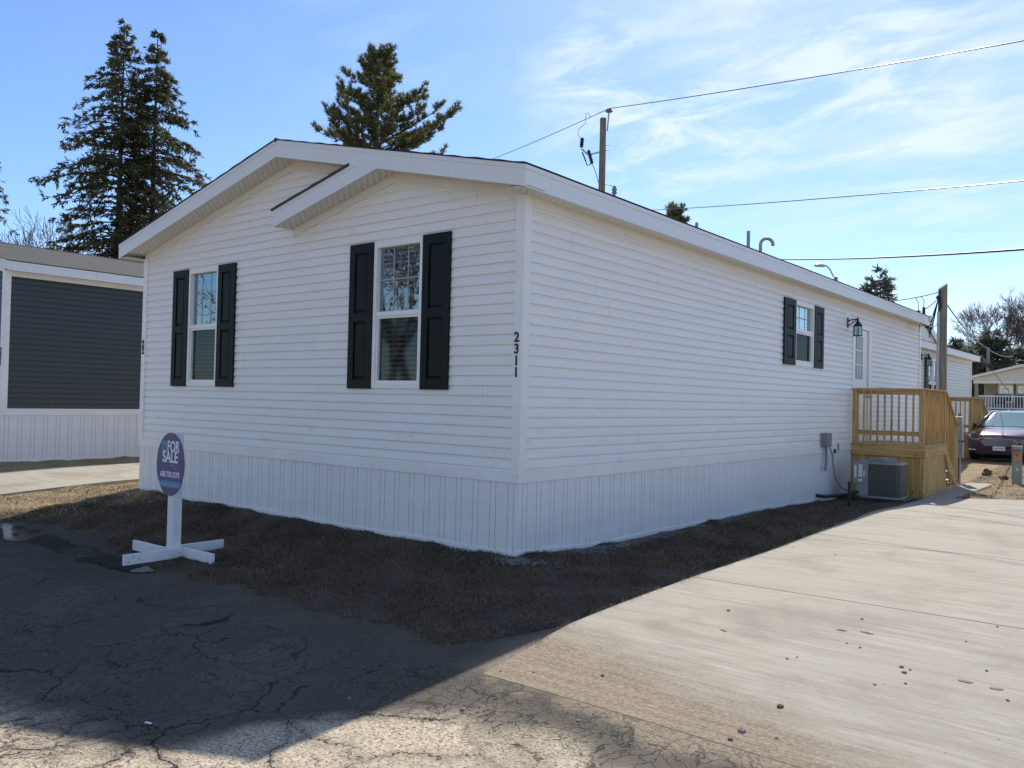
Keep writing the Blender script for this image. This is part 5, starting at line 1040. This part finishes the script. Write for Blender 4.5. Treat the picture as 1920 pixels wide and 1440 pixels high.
pine_tree(t4.x, t4.y, t4.z-h(t4.x, t4.y), lambda d, az: (lfp(d) if math.cos(az-leftaz) > 0 else rtp(d))*.84*(.8+.2*abs(math.cos(az-leftaz))), 'broad open pine rising behind the roof peak', 31)
t5 = at(1268, 399, 45); pine_tree(t5.x, t5.y, t5.z-h(t5.x, t5.y), lambda d, az: .10+.26*d**.7, 'pine whose tip just shows above the roof edge near the vents', 33, 2.5)
t6 = at(1650, 510, 48); conifer(t6.x, t6.y, t6.z-h(t6.x, t6.y), lambda d, az: .2+.62*d**.75, 'green conifer showing above the roof between street lamp and grey pole', 35, 5, 'far_green', .36, 5, .15, 7, .32, up_tip=.2)
for i, (px, py, D_, w, lb_) in enumerate(((1790, 640, 70, .8, 'small far conifer just right of the grey pole'), (1834, 648, 72, 1.3, 'far conifer with a blunt top, midway between the grey pole and the tallest bare tree'), (1857, 620, 68, 1.15, 'pointed far conifer above the left end of the tan house'), (1762-6, 634, 75, 1.0, 'far conifer seen just left of the grey pole above the cream roof'), (1905, 655, 74, 1.5, 'broad far conifer at the right edge behind the tan house'), (1812, 655, 66, 1.2, 'low far conifer over the end of the cream roof'))):
    q3 = at(px, py, D_); conifer(q3.x, q3.y, q3.z-h(q3.x, q3.y), lambda d, az, w=w: .25+.55*w*d**.8, lb_, 60+i, .8, 'far_green', .42, 5, .2, 5, .50, name='spruce_tree')
def bare_tree(x, y, Ht, spread, label, seed, m='bark_far', levels=6, r0=None, group=None, fork=.35, minr=.006, name='bare_tree'):
    rr = random.Random(seed); root = empty(name, (x, y, h(x, y)), 0, label, 'tree', group); tk = MB(); br = MB(); r0 = r0 or Ht*.018
    def grow(p, d, L, r, lv):
        n = 4; pts = [p]; dd = d.copy()
        for i in range(n): dd = (dd+Vector((rr.gauss(0, .11), rr.gauss(0, .11), rr.gauss(0, .07)+.035))).normalized(); pts.append(pts[-1]+dd*L/n)
        rs = [max(minr, r*(1-.38*i/n)) for i in range(n+1)]
        (tk if lv == 0 else br).tube(pts, rs, 8 if lv < 2 else 4 if lv < 4 else 3, False)
        if lv >= levels: return
        nc_ = 3 if lv < 2 else rr.choice((2, 3, 3))
        for k in range(nc_):
            ax = dd.orthogonal().normalized(); ax.rotate(Matrix.Rotation(rr.uniform(0, 6.283), 3, dd)); ang = rr.uniform(.30, .75)*spread if k else rr.uniform(.05, .3)
            nd = dd.copy(); nd.rotate(Matrix.Rotation(ang, 3, ax)); nd = (nd+Vector((0, 0, .12))).normalized(); grow(pts[-1], nd, L*rr.uniform(.62, .86), rs[-1]*(.85 if k == 0 else .62), lv+1)
        for i in (2, 3):
            if lv >= 1 and rr.random() < .75: ax = dd.orthogonal().normalized(); ax.rotate(Matrix.Rotation(rr.uniform(0, 6.283), 3, dd)); nd = dd.copy(); nd.rotate(Matrix.Rotation(rr.uniform(.5, 1.0), 3, ax)); grow(pts[i], nd, L*rr.uniform(.4, .65), rs[i]*.5, lv+1+(lv < 3))
    grow(Vector((0, 0, -.2)), Vector((0, 0, 1)), Ht*fork, r0, 0)
    mx = max(v[2] for v in br.v); k = Ht/mx
    for b in (tk, br): b.v = [(a*k, c*k, d*k) for a, c, d in b.v]
    tk.build('trunk', M[m], root); br.build('branches', M[m], root); return root
b1 = at(118, 378, 46); bare_tree(b1.x, b1.y, b1.z-h(b1.x, b1.y), 1.1, 'bare leafless tree standing behind the slate home, left of the twin spruces', 4, 'bark_pale', 6, .10, None, .22, .010)
b2 = at(1886, 528, 80); bare_tree(b2.x, b2.y, b2.z-h(b2.x, b2.y), 1.0, 'tallest bare tree, above the tan house at the right edge', 9, 'bark_far', 7, .36, None, .28, .013)
for i, (px, py, D_, lb_) in enumerate(((1810, 625, 88, 'hazy bare tree right of the grey pole'), (1845, 615, 95, 'thin bare tree left of the tallest bare tree'), (1935, 625, 84, 'bare tree cut off by the right edge of the picture'), (1870, 650, 90, 'low bare tree below the tallest bare tree'))):
    q3 = at(px, py, D_); bare_tree(q3.x, q3.y, q3.z-h(q3.x, q3.y), 1.15, lb_, 40+i, 'bark_far', 5, .18, None, .26, .016)
# trees across the road: behind the camera, mirrored in the front windows
rt0 = bare_tree(-9.5, -13.5, 11, 1.1, 'bare tree across the road, mirrored in the right front window', 77, 'bark_pale', 6, .20, 'bare trees across the road', .25, .012)
for (x, y, s, rz, lb_) in ((-15, -12, .9, 1.2, 'bare tree across the road, mirrored in the left front window'), (-19, -17, 1.2, 2.6, 'larger bare tree set back across the road'), (-6.5, -17, 1.1, 4.0, 'bare tree across the road opposite the white home'), (-23, -13, 1.0, 5.1, 'farthest left bare tree across the road')):
    k = copy_tree(rt0); k.location = (x, y, h(x, y)); k.scale = (s, s, s); k.rotation_euler.z = rz; k['label'] = lb_
# ------------------------------------------------------------------ grass, straw, gravel
def field(x, y): return .5+.5*np.sin(x*2.3+1.3*np.sin(y*1.9))*np.sin(y*3.1+1.1*np.sin(x*1.7))+.25*np.sin(x*9.1+y*7.3)
def grass(name, m, regs, ln, w, tilt, patch=.35, thin=None):
    """regs: (x0,x1,y0,y1,density). blades mostly matted down"""
    XY = []
    for x0, x1, y0, y1, dn in regs: n = int((x1-x0)*(y1-y0)*dn); XY.append(np.stack([rng.uniform(x0, x1, n), rng.uniform(y0, y1, n)], 1))
    XY = np.concatenate(XY); x, y = XY.T
    keep = rng.random(len(x)) < np.clip(field(x, y)+patch, .08, 1)
    keep &= (y > road_edge(x)+rng.normal(size=len(x))*.06-.04); keep &= ~((x > drive_x(y)+.015+rng.normal(size=len(x))*.012) & (x < 6.5) & (y < 11.35) & (y > -3)); keep &= ~((x > -WH-.01) & (x < .01) & (y > -.01) & (y < LH))
    keep &= ~((x > -11.78) & (x < -8.97) & (y > -2.7)); keep &= ~((x > 0) & (x < 1.5) & (y > 11.45) & (y < 14.8)); keep &= ~((x > 1.44) & (x < 2.04) & (y > 11.2) & (y < 15.82)); keep &= ~((x > .38) & (x < 5.5) & (y > 23.25)); keep &= ~((x < -13.48)); keep &= ~((x > .4) & (x < 1.45) & (y > 10.1) & (y < 11.05))
    if thin is not None: keep &= thin(x, y)
    x, y = x[keep], y[keep]; n = len(x); z = H(x, y)+lumps(x, y)-.014
    az = rng.uniform(0, 2*np.pi, n); tl = rng.uniform(*tilt, n); L = rng.uniform(*ln, n); w_ = rng.uniform(*w, n)
    d = np.stack([np.cos(az)*np.sin(tl), np.sin(az)*np.sin(tl), np.cos(tl)], 1); s = np.stack([-np.sin(az), np.cos(az), np.zeros(n)], 1); b = np.stack([x, y, z], 1)
    mid = b+d*L[:, None]*.55; tip = b+d*L[:, None]; tip[:, 2] -= L*.18*np.sin(tl); tip[:, 2] = np.maximum(tip[:, 2], z+.003)
    hw = (w_/2)[:, None]; v = np.stack([b-s*hw, b+s*hw, mid+s*hw*.8, mid-s*hw*.8, tip+s*hw*.2, tip-s*hw*.2], 1).reshape(-1, 3); i = np.arange(n)[:, None]*6
    f = np.concatenate([i+np.array([0, 1, 2, 3]), i+np.array([3, 2, 4, 5])]); return raw(name, v, f, m)
g_ = grass('dormant_grass', M['blade_dark'], [(-7.6, 2.05, -2.9, 0, 4600), (0, 2.0, 0, 11.5, 5000)], (.03, .085), (.003, .0055), (.75, 1.52), .25); tag(g_, 'matted dormant brown grass on the shaded front and side lawn', 'grass', kind='stuff')
g_ = grass('green_sprouts', M['blade_green'], [(-6.5, .2, -1.7, -.05, 900), (.1, 1.6, .2, 6, 350)], (.03, .075), (.004, .007), (.3, 1.1), -.35); tag(g_, 'sparse green shoots near the white skirting', 'grass', kind='stuff')
g_ = grass('dead_straw', M['blade_straw'], [(-9.0, -6.4, -2.9, 1.5, 2600), (-9.0, -8.15, 1.5, 8, 900), (-13.5, -11.8, -2.4, 9, 700), (1.4, 4.4, 11.4, 23.3, 3000), (-1.2, .4, 14.8, 24, 500), (6.5, 8, 0, 12, 300)], (.03, .10), (.004, .009), (.9, 1.5), .5, lambda x, y: (x < -7.3+.9*rng.random(len(x))) | (x > -6)); tag(g_, 'pale dead straw on the sunlit ground', 'grass', kind='stuff')  # front-left strip is the sun-toned pale copy of the lawn grass
# sunlit fringe of tufts along the drive edge
yy_ = rng.uniform(-2.4, 11.2, 5200); xx_ = drive_x(yy_)-.01+rng.normal(size=len(yy_))*.022; kk = (np.sin(yy_*5)+np.sin(yy_*13.1) > -.3) & (xx_ < drive_x(yy_)+.035); xx_, yy_ = xx_[kk], yy_[kk]; n = len(xx_)
az = rng.normal(size=n)*.9; tl = rng.uniform(.5, 1.4, n); L = rng.uniform(.03, .075, n); b = np.stack([xx_, yy_, H(xx_, yy_)-.005], 1); d = np.stack([np.cos(az)*np.sin(tl), np.sin(az)*np.sin(tl), np.cos(tl)], 1); s = np.stack([-np.sin(az), np.cos(az), 0*az], 1)*.002
v = np.stack([b-s, b+s, b+d*L[:, None]+s*.3, b+d*L[:, None]-s*.3], 1).reshape(-1, 3); g_ = raw('edge_grass', v, np.arange(len(v)).reshape(-1, 4), M['blade_straw']); tag(g_, 'ragged straw tufts along the driveway edge', 'grass', kind='stuff')
def pebbles(name, m, x, y, s, dz=0.):
    n = len(x); o8 = np.array([(1, 0, 0), (-1, 0, 0), (0, 1, 0), (0, -1, 0), (0, 0, 1), (0, 0, -1)], float); V = o8[None]*(1+rng.normal(size=(n, 6, 1))*.22)*s[:, None, None]; V[:, :, 2] *= .65
    a = rng.uniform(0, 6.28, n); ca, sa = np.cos(a)[:, None], np.sin(a)[:, None]; vx = V[:, :, 0]*ca-V[:, :, 1]*sa; vy = V[:, :, 0]*sa+V[:, :, 1]*ca
    z = H(x, y)+dz; P = np.stack([vx+x[:, None], vy+y[:, None], V[:, :, 2]+z[:, None]+s[:, None]*.3], -1).reshape(-1, 3)
    t = np.array([(0, 2, 4), (2, 1, 4), (1, 3, 4), (3, 0, 4), (2, 0, 5), (1, 2, 5), (3, 1, 5), (0, 3, 5)]); f = (np.arange(n)[:, None, None]*6+t[None]).reshape(-1, 3); return raw(name, P, f, m)
n = 9000; y = rng.uniform(-.45, 6.5, n)*rng.random(n)**.35; x = .08+np.abs(rng.normal(size=n))*(.12+.10*np.exp(-np.abs(y)*.8)); g_ = pebbles('gravel', M['gravel'], x, y, rng.uniform(.004, .013, n), .0); tag(g_, 'crushed stone spilled along the foot of the side skirting', 'gravel', kind='stuff')
n = 2200; x = -rng.random(n)**1.6*6.5+.3; y = -.06-np.abs(rng.normal(size=n))*.22; g_ = pebbles('gravel', M['gravel'], x, y, rng.uniform(.004, .012, n)); tag(g_, 'crushed stone spilled before the front skirting', 'gravel', kind='stuff')
n = 2600; x = rng.uniform(-6, 6, n); y = -2.7-rng.random(n)**1.1*4.5; kk = y < road_edge(x)-.05; x, y = x[kk], y[kk]; g_ = pebbles('loose_grit', M['gravel'], x, y, rng.uniform(.0015, .0048, len(x))*(1+(rng.random(len(x)) < .03)*1.2), .002); tag(g_, 'loose grit on the old asphalt', 'gravel', kind='stuff')
